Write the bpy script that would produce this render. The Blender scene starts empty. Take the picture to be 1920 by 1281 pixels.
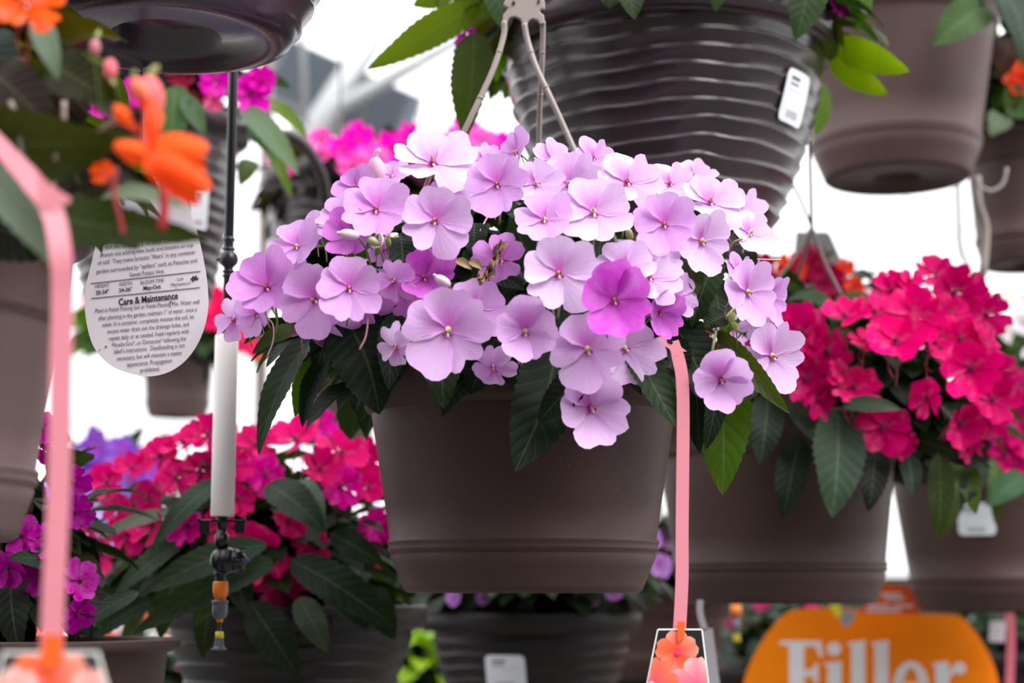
import bpy, math, random
from math import sin, cos, pi, sqrt, exp, radians
from mathutils import Vector, Matrix, noise

sc = bpy.context.scene
V = Vector
# ------------------------------------------------------------------ camera
F = 3240.0                       # focal length in pixels of the 1920 px wide frame
PITCH = radians(8.4)
CAMZ = 1.6
cd = bpy.data.cameras.new('camera')
cam = bpy.data.objects.new('camera', cd)
sc.collection.objects.link(cam)
cam.location = (0, 0, CAMZ)
cam.rotation_euler = (pi / 2 + PITCH, 0, 0)
cd.sensor_width = 36
cd.lens = F / 1920 * 36
cd.clip_start = 0.05
cd.clip_end = 200
cd.dof.use_dof = True
cd.dof.focus_distance = 1.60
cd.dof.aperture_fstop = 3.9
sc.camera = cam
# ------------------------------------------------------------------ sky: bright even overcast
w = bpy.data.worlds.new('overcast_sky')
sc.world = w
w.use_nodes = True
nt = w.node_tree
nt.nodes.clear()
tc = nt.nodes.new('ShaderNodeTexCoord')
sp = nt.nodes.new('ShaderNodeSeparateXYZ')
mr = nt.nodes.new('ShaderNodeMapRange')
mr.inputs['From Min'].default_value = -0.02
mr.inputs['From Max'].default_value = 0.9
mr.inputs['To Min'].default_value = 1.25
mr.inputs['To Max'].default_value = 2.0
bg = nt.nodes.new('ShaderNodeBackground')
bg.inputs['Color'].default_value = (0.985, 0.99, 1.0, 1)
wo = nt.nodes.new('ShaderNodeOutputWorld')
nt.links.new(tc.outputs['Generated'], sp.inputs[0])
nt.links.new(sp.outputs['Z'], mr.inputs['Value'])
nt.links.new(mr.outputs['Result'], bg.inputs['Strength'])
nt.links.new(bg.outputs[0], wo.inputs['Surface'])
# soft daylight through the cloud, from the upper right behind the camera
sd = bpy.data.lights.new('sun', 'SUN')
sd.energy = 3.1
sd.angle = radians(40)
sd.color = (1, 0.985, 0.96)
so = bpy.data.objects.new('sun', sd)
sc.collection.objects.link(so)
so.rotation_euler = (radians(38), radians(0), radians(44))
sc.view_settings.view_transform = 'Standard'
sc.view_settings.look = 'None'
sc.view_settings.exposure = 0.52
sc.view_settings.gamma = 1.0
sc.view_settings.use_curve_mapping = False
sc.cycles.max_bounces = 8
sc.cycles.transparent_max_bounces = 12
sc.cycles.use_denoising = True

# ------------------------------------------------------------------ helpers
RIGHT = V((1, 0, 0))
UP = V((0, -sin(PITCH), cos(PITCH)))
FWD = V((0, cos(PITCH), sin(PITCH)))
CO = V((0, 0, CAMZ))


def P(px, py, D):
    """the point at distance D (world y) seen at photo pixel px, py"""
    d = RIGHT * ((px - 960) / F) + UP * (-(py - 640.5) / F) + FWD
    return CO + d * (D / d.y)


def S(px, D):
    return px * D / F


def face_dir(fx, fz):
    m = sqrt(max(0.02, 1 - fx * fx - fz * fz))
    return (RIGHT * fx + UP * fz - FWD * m).normalized()


class MB:
    def __init__(s):
        s.v, s.f, s.uv, s.c, s.m = [], [], [], [], []
        s.mats = []

    def vert(s, p, uv=(0, 0), c=(1, 1, 1)):
        s.v.append(V(p)); s.uv.append(uv); s.c.append(c)
        return len(s.v) - 1

    def face(s, idx, m=0):
        s.f.append(tuple(idx)); s.m.append(m)

    def grid(s, rows, m=0, closed=False, uvs=None, c=(1, 1, 1)):
        """rows: list of lists of points"""
        ids = []
        for i, r in enumerate(rows):
            ids.append([s.vert(p, uvs[i][j] if uvs else (j / max(1, len(r) - 1), i / max(1, len(rows) - 1)), c) for j, p in enumerate(r)])
        for i in range(len(rows) - 1):
            n = len(rows[i])
            for j in range(n if closed else n - 1):
                k = (j + 1) % n
                s.face((ids[i][j], ids[i][k], ids[i + 1][k], ids[i + 1][j]), m)
        return ids

    def lathe(s, prof, ctr=V((0, 0, 0)), n=48, axis='Z', m=0, c=(1, 1, 1), rf=None):
        rows = []
        for (r, z) in prof:
            row = []
            for j in range(n):
                a = 2 * pi * j / n
                rr = r if rf is None else rf(r, z, a)
                if axis == 'Z':
                    q = V((rr * cos(a), rr * sin(a), z))
                else:
                    q = V((z, rr * cos(a), rr * sin(a)))
                row.append(ctr + q)
            rows.append(row)
        s.grid(rows, m, True, c=c)

    def tube(s, pts, r, n=8, m=0, c=(1, 1, 1), cap=True):
        pts = [V(p) for p in pts]
        rad = r if isinstance(r, (list, tuple)) else [r] * len(pts)
        rows = []
        ref = V((0.13, 1, 0.21)).normalized()
        for i, p in enumerate(pts):
            t = (pts[min(i + 1, len(pts) - 1)] - pts[max(i - 1, 0)])
            if t.length < 1e-9:
                t = V((0, 0, 1))
            t.normalize()
            a = t.cross(ref)
            if a.length < 1e-3:
                a = t.cross(V((1, 0, 0)))
            a.normalize()
            b = t.cross(a)
            rows.append([p + (a * cos(2 * pi * j / n) + b * sin(2 * pi * j / n)) * rad[i] for j in range(n)])
        ids = s.grid(rows, m, True, c=c)
        if cap:
            s.face(ids[0][::-1], m); s.face(ids[-1], m)

    def box(s, ctr, half, m=0, R=None, c=(1, 1, 1)):
        R = R or Matrix.Identity(3)
        ids = []
        for x in (-1, 1):
            for y in (-1, 1):
                for z in (-1, 1):
                    ids.append(s.vert(V(ctr) + R @ V((x * half[0], y * half[1], z * half[2])), ((x + 1) / 2, (z + 1) / 2), c))
        for f in ((0, 1, 3, 2), (4, 6, 7, 5), (0, 4, 5, 1), (2, 3, 7, 6), (0, 2, 6, 4), (1, 5, 7, 3)):
            s.face([ids[k] for k in f], m)

    def prism(s, pts, off, m=0, c=(1, 1, 1), uvs=None):
        n = len(pts)
        a = [s.vert(p, uvs[i] if uvs else (0, 0), c) for i, p in enumerate(pts)]
        b = [s.vert(V(p) + off, uvs[i] if uvs else (0, 0), c) for i, p in enumerate(pts)]
        s.face(a, m); s.face(b[::-1], m)
        for i in range(n):
            k = (i + 1) % n
            s.face((a[i], b[i], b[k], a[k]), m)

    def ball(s, ctr, r, m=0, c=(1, 1, 1), n=12, R=None):
        R = R or Matrix.Identity(3)
        r = V(r) if hasattr(r, '__len__') else V((r, r, r))
        rows = []
        for i in range(n // 2 + 1):
            t = pi * i / (n // 2)
            rows.append([V(ctr) + R @ V((r.x * sin(t + 1e-4) * cos(2 * pi * j / n), r.y * sin(t + 1e-4) * sin(2 * pi * j / n), r.z * cos(t))) for j in range(n)])
        s.grid(rows, m, True, c=c)

    def mesh(s, name, mats, smooth=True):
        me = bpy.data.meshes.new(name)
        me.from_pydata([tuple(p) for p in s.v], [], s.f)
        for mm in (mats if isinstance(mats, (list, tuple)) else [mats]):
            me.materials.append(mm)
        uvl = me.uv_layers.new(name='UVMap')
        lv = [0] * len(me.loops)
        me.loops.foreach_get('vertex_index', lv)
        flat = []
        for k in lv:
            flat += s.uv[k]
        uvl.data.foreach_set('uv', flat)
        ca = me.color_attributes.new('col', 'FLOAT_COLOR', 'POINT')
        cf = []
        for c in s.c:
            cf += [c[0], c[1], c[2], 1]
        ca.data.foreach_set('color', cf)
        me.polygons.foreach_set('material_index', s.m)
        me.polygons.foreach_set('use_smooth', [smooth] * len(s.f))
        me.update()
        return me

    def build(s, name, mats, parent=None, smooth=True, loc=None):
        o_ = V((0, 0, 0))
        if parent is not None:
            o_ = wloc(parent)
        elif loc is not None:
            o_ = V(loc)
        s.v = [p - o_ for p in s.v]
        o = bpy.data.objects.new(name, s.mesh(name, mats, smooth))
        sc.collection.objects.link(o)
        if parent is not None:
            o.parent = parent
        else:
            o.location = o_
        return o


def wloc(o):
    l = V(o.location)
    if o.parent:
        l = l + wloc(o.parent)
    return l


def tag(o, label=None, cat=None, group=None, kind=None):
    if label: o['label'] = label
    if cat: o['category'] = cat
    if group: o['group'] = group
    if kind: o['kind'] = kind
    return o


def thing(name, label, cat, loc, group=None):
    o = bpy.data.objects.new(name, None)
    sc.collection.objects.link(o)
    o.location = loc
    o.empty_display_size = 0.05
    return tag(o, label, cat, group)


def catmull(pts, k=6):
    pts = [V(p) for p in pts]
    q = [pts[0] * 2 - pts[1]] + pts + [pts[-1] * 2 - pts[-2]]
    out = []
    for i in range(1, len(q) - 2):
        for j in range(k):
            t = j / k
            a, b, c_, d = q[i - 1], q[i], q[i + 1], q[i + 2]
            out.append(0.5 * ((2 * b) + (c_ - a) * t + (2 * a - 5 * b + 4 * c_ - d) * t * t + (3 * b - a - 3 * c_ + d) * t ** 3))
    out.append(pts[-1])
    return out


# ------------------------------------------------------------------ materials
def newmat(name):
    m = bpy.data.materials.new(name)
    m.use_nodes = True
    n = m.node_tree
    n.nodes.clear()
    out = n.nodes.new('ShaderNodeOutputMaterial')
    return m, n, out


def nd(n, t, **kw):
    x = n.nodes.new(t)
    for k, v in kw.items():
        setattr(x, k, v)
    return x


def plastic(name, col, rough=0.5, bump=0.0, bscale=400, var=0.06, spec=0.5, metal=0.0, speck=False):
    m, n, out = newmat(name)
    b = nd(n, 'ShaderNodeBsdfPrincipled')
    b.inputs['Roughness'].default_value = rough
    b.inputs['Specular IOR Level'].default_value = spec
    b.inputs['Metallic'].default_value = metal
    tcn = nd(n, 'ShaderNodeTexCoord')
    nz = nd(n, 'ShaderNodeTexNoise')
    nz.inputs['Scale'].default_value = 18
    n.links.new(tcn.outputs['Object'], nz.inputs['Vector'])
    mx = nd(n, 'ShaderNodeMix', data_type='RGBA')
    mx.inputs[6].default_value = tuple(c * (1 - var) for c in col) + (1,)
    mx.inputs[7].default_value = tuple(min(1, c * (1 + var)) for c in col) + (1,)
    n.links.new(nz.outputs['Fac'], mx.inputs[0])
    src = mx.outputs[2]
    if speck:   # dust and water specks
        n2 = nd(n, 'ShaderNodeTexNoise')
        n2.inputs['Scale'].default_value = 330
        n2.inputs['Detail'].default_value = 1
        n.links.new(tcn.outputs['Object'], n2.inputs['Vector'])
        r2 = nd(n, 'ShaderNodeMapRange')
        r2.inputs['From Min'].default_value = 0.76
        r2.inputs['From Max'].default_value = 0.82
        n.links.new(n2.outputs['Fac'], r2.inputs['Value'])
        m2 = nd(n, 'ShaderNodeMix', data_type='RGBA')
        m2.inputs[7].default_value = tuple(min(1, c * 1.9 + .03) for c in col) + (1,)
        n.links.new(r2.outputs['Result'], m2.inputs[0])
        n.links.new(src, m2.inputs[6])
        src = m2.outputs[2]
    n.links.new(src, b.inputs['Base Color'])
    if bump:
        n3 = nd(n, 'ShaderNodeTexNoise')
        n3.inputs['Scale'].default_value = bscale
        n.links.new(tcn.outputs['Object'], n3.inputs['Vector'])
        bp = nd(n, 'ShaderNodeBump')
        bp.inputs['Strength'].default_value = bump
        bp.inputs['Distance'].default_value = 0.0006
        n.links.new(n3.outputs['Fac'], bp.inputs['Height'])
        n.links.new(bp.outputs[0], b.inputs['Normal'])
    n.links.new(b.outputs[0], out.inputs[0])
    return m


def leaf_material(name, transl=0.28, rough=0.42):
    m, n, out = newmat(name)
    at = nd(n, 'ShaderNodeAttribute', attribute_name='col')
    uv = nd(n, 'ShaderNodeUVMap')
    sep = nd(n, 'ShaderNodeSeparateXYZ')
    n.links.new(uv.outputs[0], sep.inputs[0])
    # distance from the midrib, 0 at the rib
    a = nd(n, 'ShaderNodeMath', operation='SUBTRACT'); a.inputs[1].default_value = 0.5
    n.links.new(sep.outputs[0], a.inputs[0])
    ab = nd(n, 'ShaderNodeMath', operation='ABSOLUTE')
    n.links.new(a.outputs[0], ab.inputs[0])
    # side veins: sin((v*k) - |s|*c)
    k1 = nd(n, 'ShaderNodeMath', operation='MULTIPLY'); k1.inputs[1].default_value = 62
    n.links.new(sep.outputs[1], k1.inputs[0])
    k2 = nd(n, 'ShaderNodeMath', operation='MULTIPLY'); k2.inputs[1].default_value = 22
    n.links.new(ab.outputs[0], k2.inputs[0])
    k3 = nd(n, 'ShaderNodeMath', operation='SUBTRACT')
    n.links.new(k1.outputs[0], k3.inputs[0]); n.links.new(k2.outputs[0], k3.inputs[1])
    sn = nd(n, 'ShaderNodeMath', operation='SINE')
    n.links.new(k3.outputs[0], sn.inputs[0])
    vr = nd(n, 'ShaderNodeMapRange')
    vr.inputs['From Min'].default_value = 0.75
    vr.inputs['From Max'].default_value = 1.0
    n.links.new(sn.outputs[0], vr.inputs['Value'])
    rib = nd(n, 'ShaderNodeMapRange')
    rib.inputs['From Min'].default_value = 0.035
    rib.inputs['From Max'].default_value = 0.012
    n.links.new(ab.outputs[0], rib.inputs['Value'])
    vv = nd(n, 'ShaderNodeMath', operation='MULTIPLY'); vv.inputs[1].default_value = 0.10
    n.links.new(vr.outputs[0], vv.inputs[0])
    mxv = nd(n, 'ShaderNodeMath', operation='MAXIMUM')
    rb = nd(n, 'ShaderNodeMath', operation='MULTIPLY'); rb.inputs[1].default_value = 0.35
    n.links.new(rib.outputs[0], rb.inputs[0])
    n.links.new(vv.outputs[0], mxv.inputs[0]); n.links.new(rb.outputs[0], mxv.inputs[1])
    lt = nd(n, 'ShaderNodeMix', data_type='RGBA')
    lt.blend_type = 'MIX'
    n.links.new(at.outputs['Color'], lt.inputs[6])
    br = nd(n, 'ShaderNodeMix', data_type='RGBA'); br.blend_type = 'ADD'; br.inputs[0].default_value = 1
    n.links.new(at.outputs['Color'], br.inputs[6]); br.inputs[7].default_value = (0.10, 0.12, 0.045, 1)
    n.links.new(br.outputs[2], lt.inputs[7])
    n.links.new(mxv.outputs[0], lt.inputs[0])
    # the underside is paler and greener
    geo = nd(n, 'ShaderNodeNewGeometry')
    und = nd(n, 'ShaderNodeMix', data_type='RGBA')
    n.links.new(geo.outputs['Backfacing'], und.inputs[0])
    n.links.new(lt.outputs[2], und.inputs[6])
    add = nd(n, 'ShaderNodeMix', data_type='RGBA'); add.blend_type = 'ADD'; add.inputs[0].default_value = 1
    n.links.new(lt.outputs[2], add.inputs[6]); add.inputs[7].default_value = (0.012, 0.022, 0.004, 1)
    n.links.new(add.outputs[2], und.inputs[7])
    b = nd(n, 'ShaderNodeBsdfPrincipled')
    b.inputs['Roughness'].default_value = rough
    b.inputs['Specular IOR Level'].default_value = 0.09
    n.links.new(und.outputs[2], b.inputs['Base Color'])
    bp = nd(n, 'ShaderNodeBump')
    bp.inputs['Strength'].default_value = 0.16
    bp.inputs['Distance'].default_value = 0.0009
    inv = nd(n, 'ShaderNodeMath', operation='MULTIPLY'); inv.inputs[1].default_value = -1
    n.links.new(sn.outputs[0], inv.inputs[0])
    n.links.new(inv.outputs[0], bp.inputs['Height'])
    n.links.new(bp.outputs[0], b.inputs['Normal'])
    tr = nd(n, 'ShaderNodeBsdfTranslucent')
    tcol = nd(n, 'ShaderNodeMix', data_type='RGBA'); tcol.blend_type = 'MULTIPLY'; tcol.inputs[0].default_value = 1
    tcol.inputs[7].default_value = (5.2, 6.0, 0.6, 1)
    n.links.new(at.outputs['Color'], tcol.inputs[6])
    n.links.new(tcol.outputs[2], tr.inputs['Color'])
    ms = nd(n, 'ShaderNodeMixShader'); ms.inputs[0].default_value = transl
    n.links.new(b.outputs[0], ms.inputs[1]); n.links.new(tr.outputs[0], ms.inputs[2])
    n.links.new(ms.outputs[0], out.inputs[0])
    return m


def petal_material(name, eye=(0.55, 0.02, 0.35), blotch=0.5, transl=0.38, vein=0.12, rough=0.55):
    """colour of the bloom = object colour; deeper blotch at the throat of the top petals (attribute col.r)"""
    m, n, out = newmat(name)
    oi = nd(n, 'ShaderNodeObjectInfo')
    uv = nd(n, 'ShaderNodeUVMap')
    at = nd(n, 'ShaderNodeAttribute', attribute_name='col')
    sp_ = nd(n, 'ShaderNodeSeparateXYZ'); n.links.new(uv.outputs[0], sp_.inputs[0])
    sc_ = nd(n, 'ShaderNodeSeparateColor'); n.links.new(at.outputs['Color'], sc_.inputs[0])
    # throat blotch
    r1 = nd(n, 'ShaderNodeMapRange'); r1.interpolation_type = 'SMOOTHSTEP'
    r1.inputs['From Min'].default_value = 0.0
    r1.inputs['From Max'].default_value = 0.9
    r1.inputs['To Min'].default_value = 1.0
    r1.inputs['To Max'].default_value = 0.0
    n.links.new(sp_.outputs[1], r1.inputs['Value'])
    m1 = nd(n, 'ShaderNodeMath', operation='MULTIPLY'); n.links.new(r1.outputs[0], m1.inputs[0]); n.links.new(sc_.outputs[0], m1.inputs[1])
    m2 = nd(n, 'ShaderNodeMath', operation='MULTIPLY'); n.links.new(m1.outputs[0], m2.inputs[0]); m2.inputs[1].default_value = blotch
    deep = nd(n, 'ShaderNodeMix', data_type='RGBA')
    n.links.new(m2.outputs[0], deep.inputs[0]); n.links.new(oi.outputs['Color'], deep.inputs[6]); deep.inputs[7].default_value = (*eye, 1)
    # radiating veins
    v1 = nd(n, 'ShaderNodeMath', operation='MULTIPLY'); v1.inputs[1].default_value = 46
    n.links.new(sp_.outputs[0], v1.inputs[0])
    nz = nd(n, 'ShaderNodeTexNoise'); nz.inputs['Scale'].default_value = 3
    n.links.new(uv.outputs[0], nz.inputs['Vector'])
    nm = nd(n, 'ShaderNodeMath', operation='MULTIPLY'); nm.inputs[1].default_value = 9; n.links.new(nz.outputs['Fac'], nm.inputs[0])
    va = nd(n, 'ShaderNodeMath', operation='ADD'); n.links.new(v1.outputs[0], va.inputs[0]); n.links.new(nm.outputs[0], va.inputs[1])
    vs = nd(n, 'ShaderNodeMath', operation='SINE'); n.links.new(va.outputs[0], vs.inputs[0])
    vr = nd(n, 'ShaderNodeMapRange'); vr.inputs['From Min'].default_value = 0.6; vr.inputs['From Max'].default_value = 1.0
    vr.inputs['To Max'].default_value = vein
    n.links.new(vs.outputs[0], vr.inputs['Value'])
    vm = nd(n, 'ShaderNodeMix', data_type='RGBA')
    n.links.new(vr.outputs[0], vm.inputs[0]); n.links.new(deep.outputs[2], vm.inputs[6]); vm.inputs[7].default_value = (*eye, 1)
    # slightly uneven pigment
    tcn = nd(n, 'ShaderNodeTexCoord')
    n4 = nd(n, 'ShaderNodeTexNoise'); n4.inputs['Scale'].default_value = 2.2; n.links.new(tcn.outputs['Object'], n4.inputs['Vector'])
    hs = nd(n, 'ShaderNodeHueSaturation')
    mr_ = nd(n, 'ShaderNodeMapRange'); mr_.inputs['To Min'].default_value = 0.72; mr_.inputs['To Max'].default_value = 1.3
    n.links.new(n4.outputs['Fac'], mr_.inputs['Value']); n.links.new(mr_.outputs[0], hs.inputs['Saturation'])
    n.links.new(vm.outputs[2], hs.inputs['Color'])
    b = nd(n, 'ShaderNodeBsdfPrincipled')
    b.inputs['Roughness'].default_value = rough
    b.inputs['Specular IOR Level'].default_value = 0.06
    n.links.new(hs.outputs[0], b.inputs['Base Color'])
    bp = nd(n, 'ShaderNodeBump'); bp.inputs['Strength'].default_value = 0.10; bp.inputs['Distance'].default_value = 0.0004
    n.links.new(vs.outputs[0], bp.inputs['Height']); n.links.new(bp.outputs[0], b.inputs['Normal'])
    tr = nd(n, 'ShaderNodeBsdfTranslucent'); n.links.new(hs.outputs[0], tr.inputs['Color'])
    ms = nd(n, 'ShaderNodeMixShader'); ms.inputs[0].default_value = transl
    n.links.new(b.outputs[0], ms.inputs[1]); n.links.new(tr.outputs[0], ms.inputs[2])
    n.links.new(ms.outputs[0], out.inputs[0])
    return m


def attr_material(name, rough=0.5, transl=0.0, spec=0.4):
    m, n, out = newmat(name)
    at = nd(n, 'ShaderNodeAttribute', attribute_name='col')
    nz = nd(n, 'ShaderNodeTexNoise'); nz.inputs['Scale'].default_value = 60
    hs = nd(n, 'ShaderNodeHueSaturation')
    mr_ = nd(n, 'ShaderNodeMapRange'); mr_.inputs['To Min'].default_value = 0.9; mr_.inputs['To Max'].default_value = 1.1
    n.links.new(nz.outputs['Fac'], mr_.inputs['Value']); n.links.new(mr_.outputs[0], hs.inputs['Value'])
    n.links.new(at.outputs['Color'], hs.inputs['Color'])
    b = nd(n, 'ShaderNodeBsdfPrincipled')
    b.inputs['Roughness'].default_value = rough
    b.inputs['Specular IOR Level'].default_value = spec
    n.links.new(hs.outputs[0], b.inputs['Base Color'])
    if transl:
        tr = nd(n, 'ShaderNodeBsdfTranslucent'); n.links.new(hs.outputs[0], tr.inputs['Color'])
        ms = nd(n, 'ShaderNodeMixShader'); ms.inputs[0].default_value = transl
        n.links.new(b.outputs[0], ms.inputs[1]); n.links.new(tr.outputs[0], ms.inputs[2])
        n.links.new(ms.outputs[0], out.inputs[0])
    else:
        n.links.new(b.outputs[0], out.inputs[0])
    return m


def sticker_material(name):
    """white paper label: dark heading block, fine grey lines and a bar code at the foot"""
    m, n, out = newmat(name)
    uv = nd(n, 'ShaderNodeUVMap'); sp_ = nd(n, 'ShaderNodeSeparateXYZ'); n.links.new(uv.outputs[0], sp_.inputs[0])

    def band(src, lo, hi):
        g = nd(n, 'ShaderNodeMath', operation='GREATER_THAN'); g.inputs[1].default_value = lo; n.links.new(src, g.inputs[0])
        l = nd(n, 'ShaderNodeMath', operation='LESS_THAN'); l.inputs[1].default_value = hi; n.links.new(src, l.inputs[0])
        x = nd(n, 'ShaderNodeMath', operation='MULTIPLY'); n.links.new(g.outputs[0], x.inputs[0]); n.links.new(l.outputs[0], x.inputs[1])
        return x.outputs[0]

    def mul(a, b):
        x = nd(n, 'ShaderNodeMath', operation='MULTIPLY'); n.links.new(a, x.inputs[0])
        if isinstance(b, float): x.inputs[1].default_value = b
        else: n.links.new(b, x.inputs[1])
        return x.outputs[0]

    def mx(a, b):
        x = nd(n, 'ShaderNodeMath', operation='MAXIMUM'); n.links.new(a, x.inputs[0]); n.links.new(b, x.inputs[1]); return x.outputs[0]
    U, W = sp_.outputs[0], sp_.outputs[1]
    wv = nd(n, 'ShaderNodeTexNoise'); wv.noise_dimensions = '1D'; wv.inputs['Scale'].default_value = 60
    n.links.new(U, wv.inputs['W'])
    bars = band(wv.outputs['Fac'], 0.5, 1.0)
    a = mul(mul(band(U, .18, .52), band(W, .80, .87)), 0.95)
    b_ = mul(mul(band(U, .18, .50), band(W, .70, .75)), 0.8)
    c_ = mul(mul(band(U, .15, .85), band(W, .60, .62)), 0.3)
    d_ = mul(mul(mul(band(U, .25, .72), band(W, .10, .24)), bars), 0.9)
    fac = mx(mx(a, b_), mx(c_, d_))
    col = nd(n, 'ShaderNodeMix', data_type='RGBA'); col.inputs[6].default_value = (.76, .78, .83, 1); col.inputs[7].default_value = (.04, .04, .045, 1)
    n.links.new(fac, col.inputs[0])
    b = nd(n, 'ShaderNodeBsdfPrincipled'); b.inputs['Roughness'].default_value = 0.45
    n.links.new(col.outputs[2], b.inputs['Base Color']); n.links.new(b.outputs[0], out.inputs[0])
    return m


M = {}
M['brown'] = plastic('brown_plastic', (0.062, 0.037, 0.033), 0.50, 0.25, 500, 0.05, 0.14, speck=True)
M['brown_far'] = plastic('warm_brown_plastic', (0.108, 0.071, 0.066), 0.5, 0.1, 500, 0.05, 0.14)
M['ridged'] = plastic('dark_ridged_plastic', (0.042, 0.028, 0.033), 0.24, 0.35, 260, 0.12, 0.6, speck=True)
M['ridged_shaded'] = plastic('shaded_ridged_plastic', (0.016, 0.012, 0.012), 0.5, 0.35, 260, 0.12, 0.25)  # ridged plastic again, with the shade on the low pots put into its colour
M['taupe'] = plastic('taupe_plastic', (0.30, 0.245, 0.225), 0.5, 0.1, 300, 0.06)
M['wirebrown'] = plastic('brown_hanger_plastic', (0.12, 0.09, 0.085), 0.5)
M['soil'] = plastic('potting_soil', (0.018, 0.012, 0.008), 0.95, 1.0, 120, 0.4, 0.1)
M['leaf'] = leaf_material('leaf', 0.15, 0.46)
M['leaf_thin'] = leaf_material('thin_leaf', 0.5)
M['stem'] = attr_material('stem', 0.5, 0.1)
M['lilac'] = petal_material('lilac_petal', (0.60, 0.06, 0.52), 0.9, 0.36, 0.06)
M['crimson'] = petal_material('crimson_petal', (0.30, 0.0, 0.08), 0.5, 0.33, 0.10, 0.5)
M['orange'] = petal_material('orange_petal', (0.8, 0.03, 0.01), 0.35, 0.4, 0.06)
M['part'] = attr_material('bloom_centre', 0.45, 0.15)
M['sticker'] = sticker_material('paper_label')
M['black'] = plastic('black_rubber', (0.010, 0.011, 0.014), 0.32, 0.1, 300, 0.1)
M['pvc'] = plastic('white_pvc', (0.84, 0.79, 0.78), 0.42, 0.15, 300, 0.05, speck=False)
M['orange_plastic'] = plastic('orange_plastic', (0.80, 0.20, 0.012), 0.4)
M['grey_plastic'] = plastic('grey_violet_plastic', (0.10, 0.10, 0.13), 0.35)
M['yellow_plastic'] = plastic('yellow_plastic', (0.75, 0.62, 0.03), 0.4)
M['blue_plastic'] = plastic('blue_plastic', (0.01, 0.16, 0.6), 0.3)
M['steel'] = plastic('galvanised_steel', (0.42, 0.43, 0.44), 0.45, 0.1, 60, 0.1, 0.5, 0.3)
M['slate'] = plastic('slate_painted_metal', (0.11, 0.135, 0.17), 0.5)
M['concrete'] = plastic('concrete', (0.13, 0.125, 0.12), 0.85, 0.6, 30, 0.2, 0.2)
M['paper'] = plastic('tag_paper', (0.74, 0.67, 0.72), 0.4, 0.05, 200, 0.03)
M['ink'] = plastic('black_ink', (0.035, 0.03, 0.04), 0.5)
M['coral_strap'] = plastic('coral_plastic', (0.70, 0.235, 0.29), 0.45, 0.05, 200, 0.05)
M['sign_orange'] = plastic('sign_orange', (0.95, 0.235, 0.002), 0.6, spec=0.15)
M['sign_red'] = plastic('sign_red_orange', (0.88, 0.12, 0.02), 0.6, spec=0.15)
M['white'] = plastic('white_print', (0.80, 0.79, 0.80), 0.5)
M['white_edge'] = plastic('white_card', (0.85, 0.84, 0.82), 0.5)
M['card'] = attr_material('card_print', 0.35)
M['strap_grey'] = plastic('grey_strap', (0.33, 0.31, 0.33), 0.4)

# clear poly sheet
m, n, out = newmat('clear_polycarbonate')
tr = nd(n, 'ShaderNodeBsdfTransparent'); tr.inputs['Color'].default_value = (0.98, 0.985, 0.99, 1)
df = nd(n, 'ShaderNodeBsdfTranslucent'); df.inputs['Color'].default_value = (0.95, 0.96, 0.97, 1)
ms = nd(n, 'ShaderNodeMixShader'); ms.inputs[0].default_value = 0.12
n.links.new(tr.outputs[0], ms.inputs[1]); n.links.new(df.outputs[0], ms.inputs[2]); n.links.new(ms.outputs[0], out.inputs[0])
M['poly'] = m

# ------------------------------------------------------------------ setting
b = MB()
b.grid([[V((-14, -6, 0)), V((14, -6, 0))], [V((-14, 18, 0)), V((14, 18, 0))]])
tag(b.build('floor', M['concrete'], smooth=False), kind='structure')
b = MB()
b.grid([[V((-10, 16, 0)), V((10, 16, 0))], [V((-10, 16, 4)), V((10, 16, 4))]])
tag(b.build('wall_back', M['poly'], smooth=False), kind='structure')
b = MB()
# unseen dark wall behind the camera, added to cut the light from there
b = MB()
b.box((0, -3.0, 2.0), (9, .05, 2.0))
tag(b.build('wall_light_block', plastic('dark_green_wall', (.035, .04, .035), .8), smooth=False), kind='structure')
b = MB()
b.box((3.6, 12, .87), (4.6, .08, .87))
tag(b.build('wall_knee', plastic('dark_hedge_green', (.012, .022, .012), .9, .8, 12, .4), smooth=False), kind='structure')
b = MB()
rows = []
for i in range(17):
    a = pi * i / 16
    rows.append([V((10 * cos(a), -5, 3.2 + 3.0 * sin(a))), V((10 * cos(a), 16, 3.2 + 3.0 * sin(a)))])
b.grid(rows)
tag(b.build('ceiling', M['poly']), kind='structure')


def pipe(name, a, c, r, mat='steel', n=14):
    mb = MB(); mb.tube([a, c], r, n)
    o = mb.build(name, M[mat])
    return tag(o, kind='structure')


def ext(p, q, k0, k1):
    p, q = V(p), V(q)
    return p + (q - p) * k0, p + (q - p) * k1


# roof pipes (blurred in the photo)
a, c = ext(P(745, 0, 7.6), P(600, 225, 7.0), -1.2, 1.25)
pipe('trim_1', a, c, 0.055)
a, c = ext(P(890, 55, 7.4), P(600, 222, 7.0), -1.4, 1.25)
pipe('trim_2', a, c, 0.034)
a, c = ext(P(1700, 372, 9.5), P(1600, 490, 9.2), -0.5, 3)
pipe('trim_3', a, c, 0.012)
a, c = ext(P(1800, 435, 9.5), P(1690, 505, 9.3), -1.5, 3)
pipe('trim_4', a, c, 0.010)
a, c = ext(P(60, 792, 9.0), P(400, 800, 9.0), -1.5, 2.2)
pipe('trim_5', a, c, 0.006)
a, c = ext(P(60, 838, 10), P(400, 832, 10), -1.5, 2.2)
pipe('trim_6', a, c, 0.012)
p = P(491, 640, 5.2); pipe('trim_7', V((p.x, p.y, 0)), V((p.x, p.y, 4.2)), 0.020, 'wirebrown')
p = P(1797, 440, 5.6); pipe('trim_8', V((p.x, p.y, 0)), V((p.x, p.y, 4.2)), 0.013)
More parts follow.
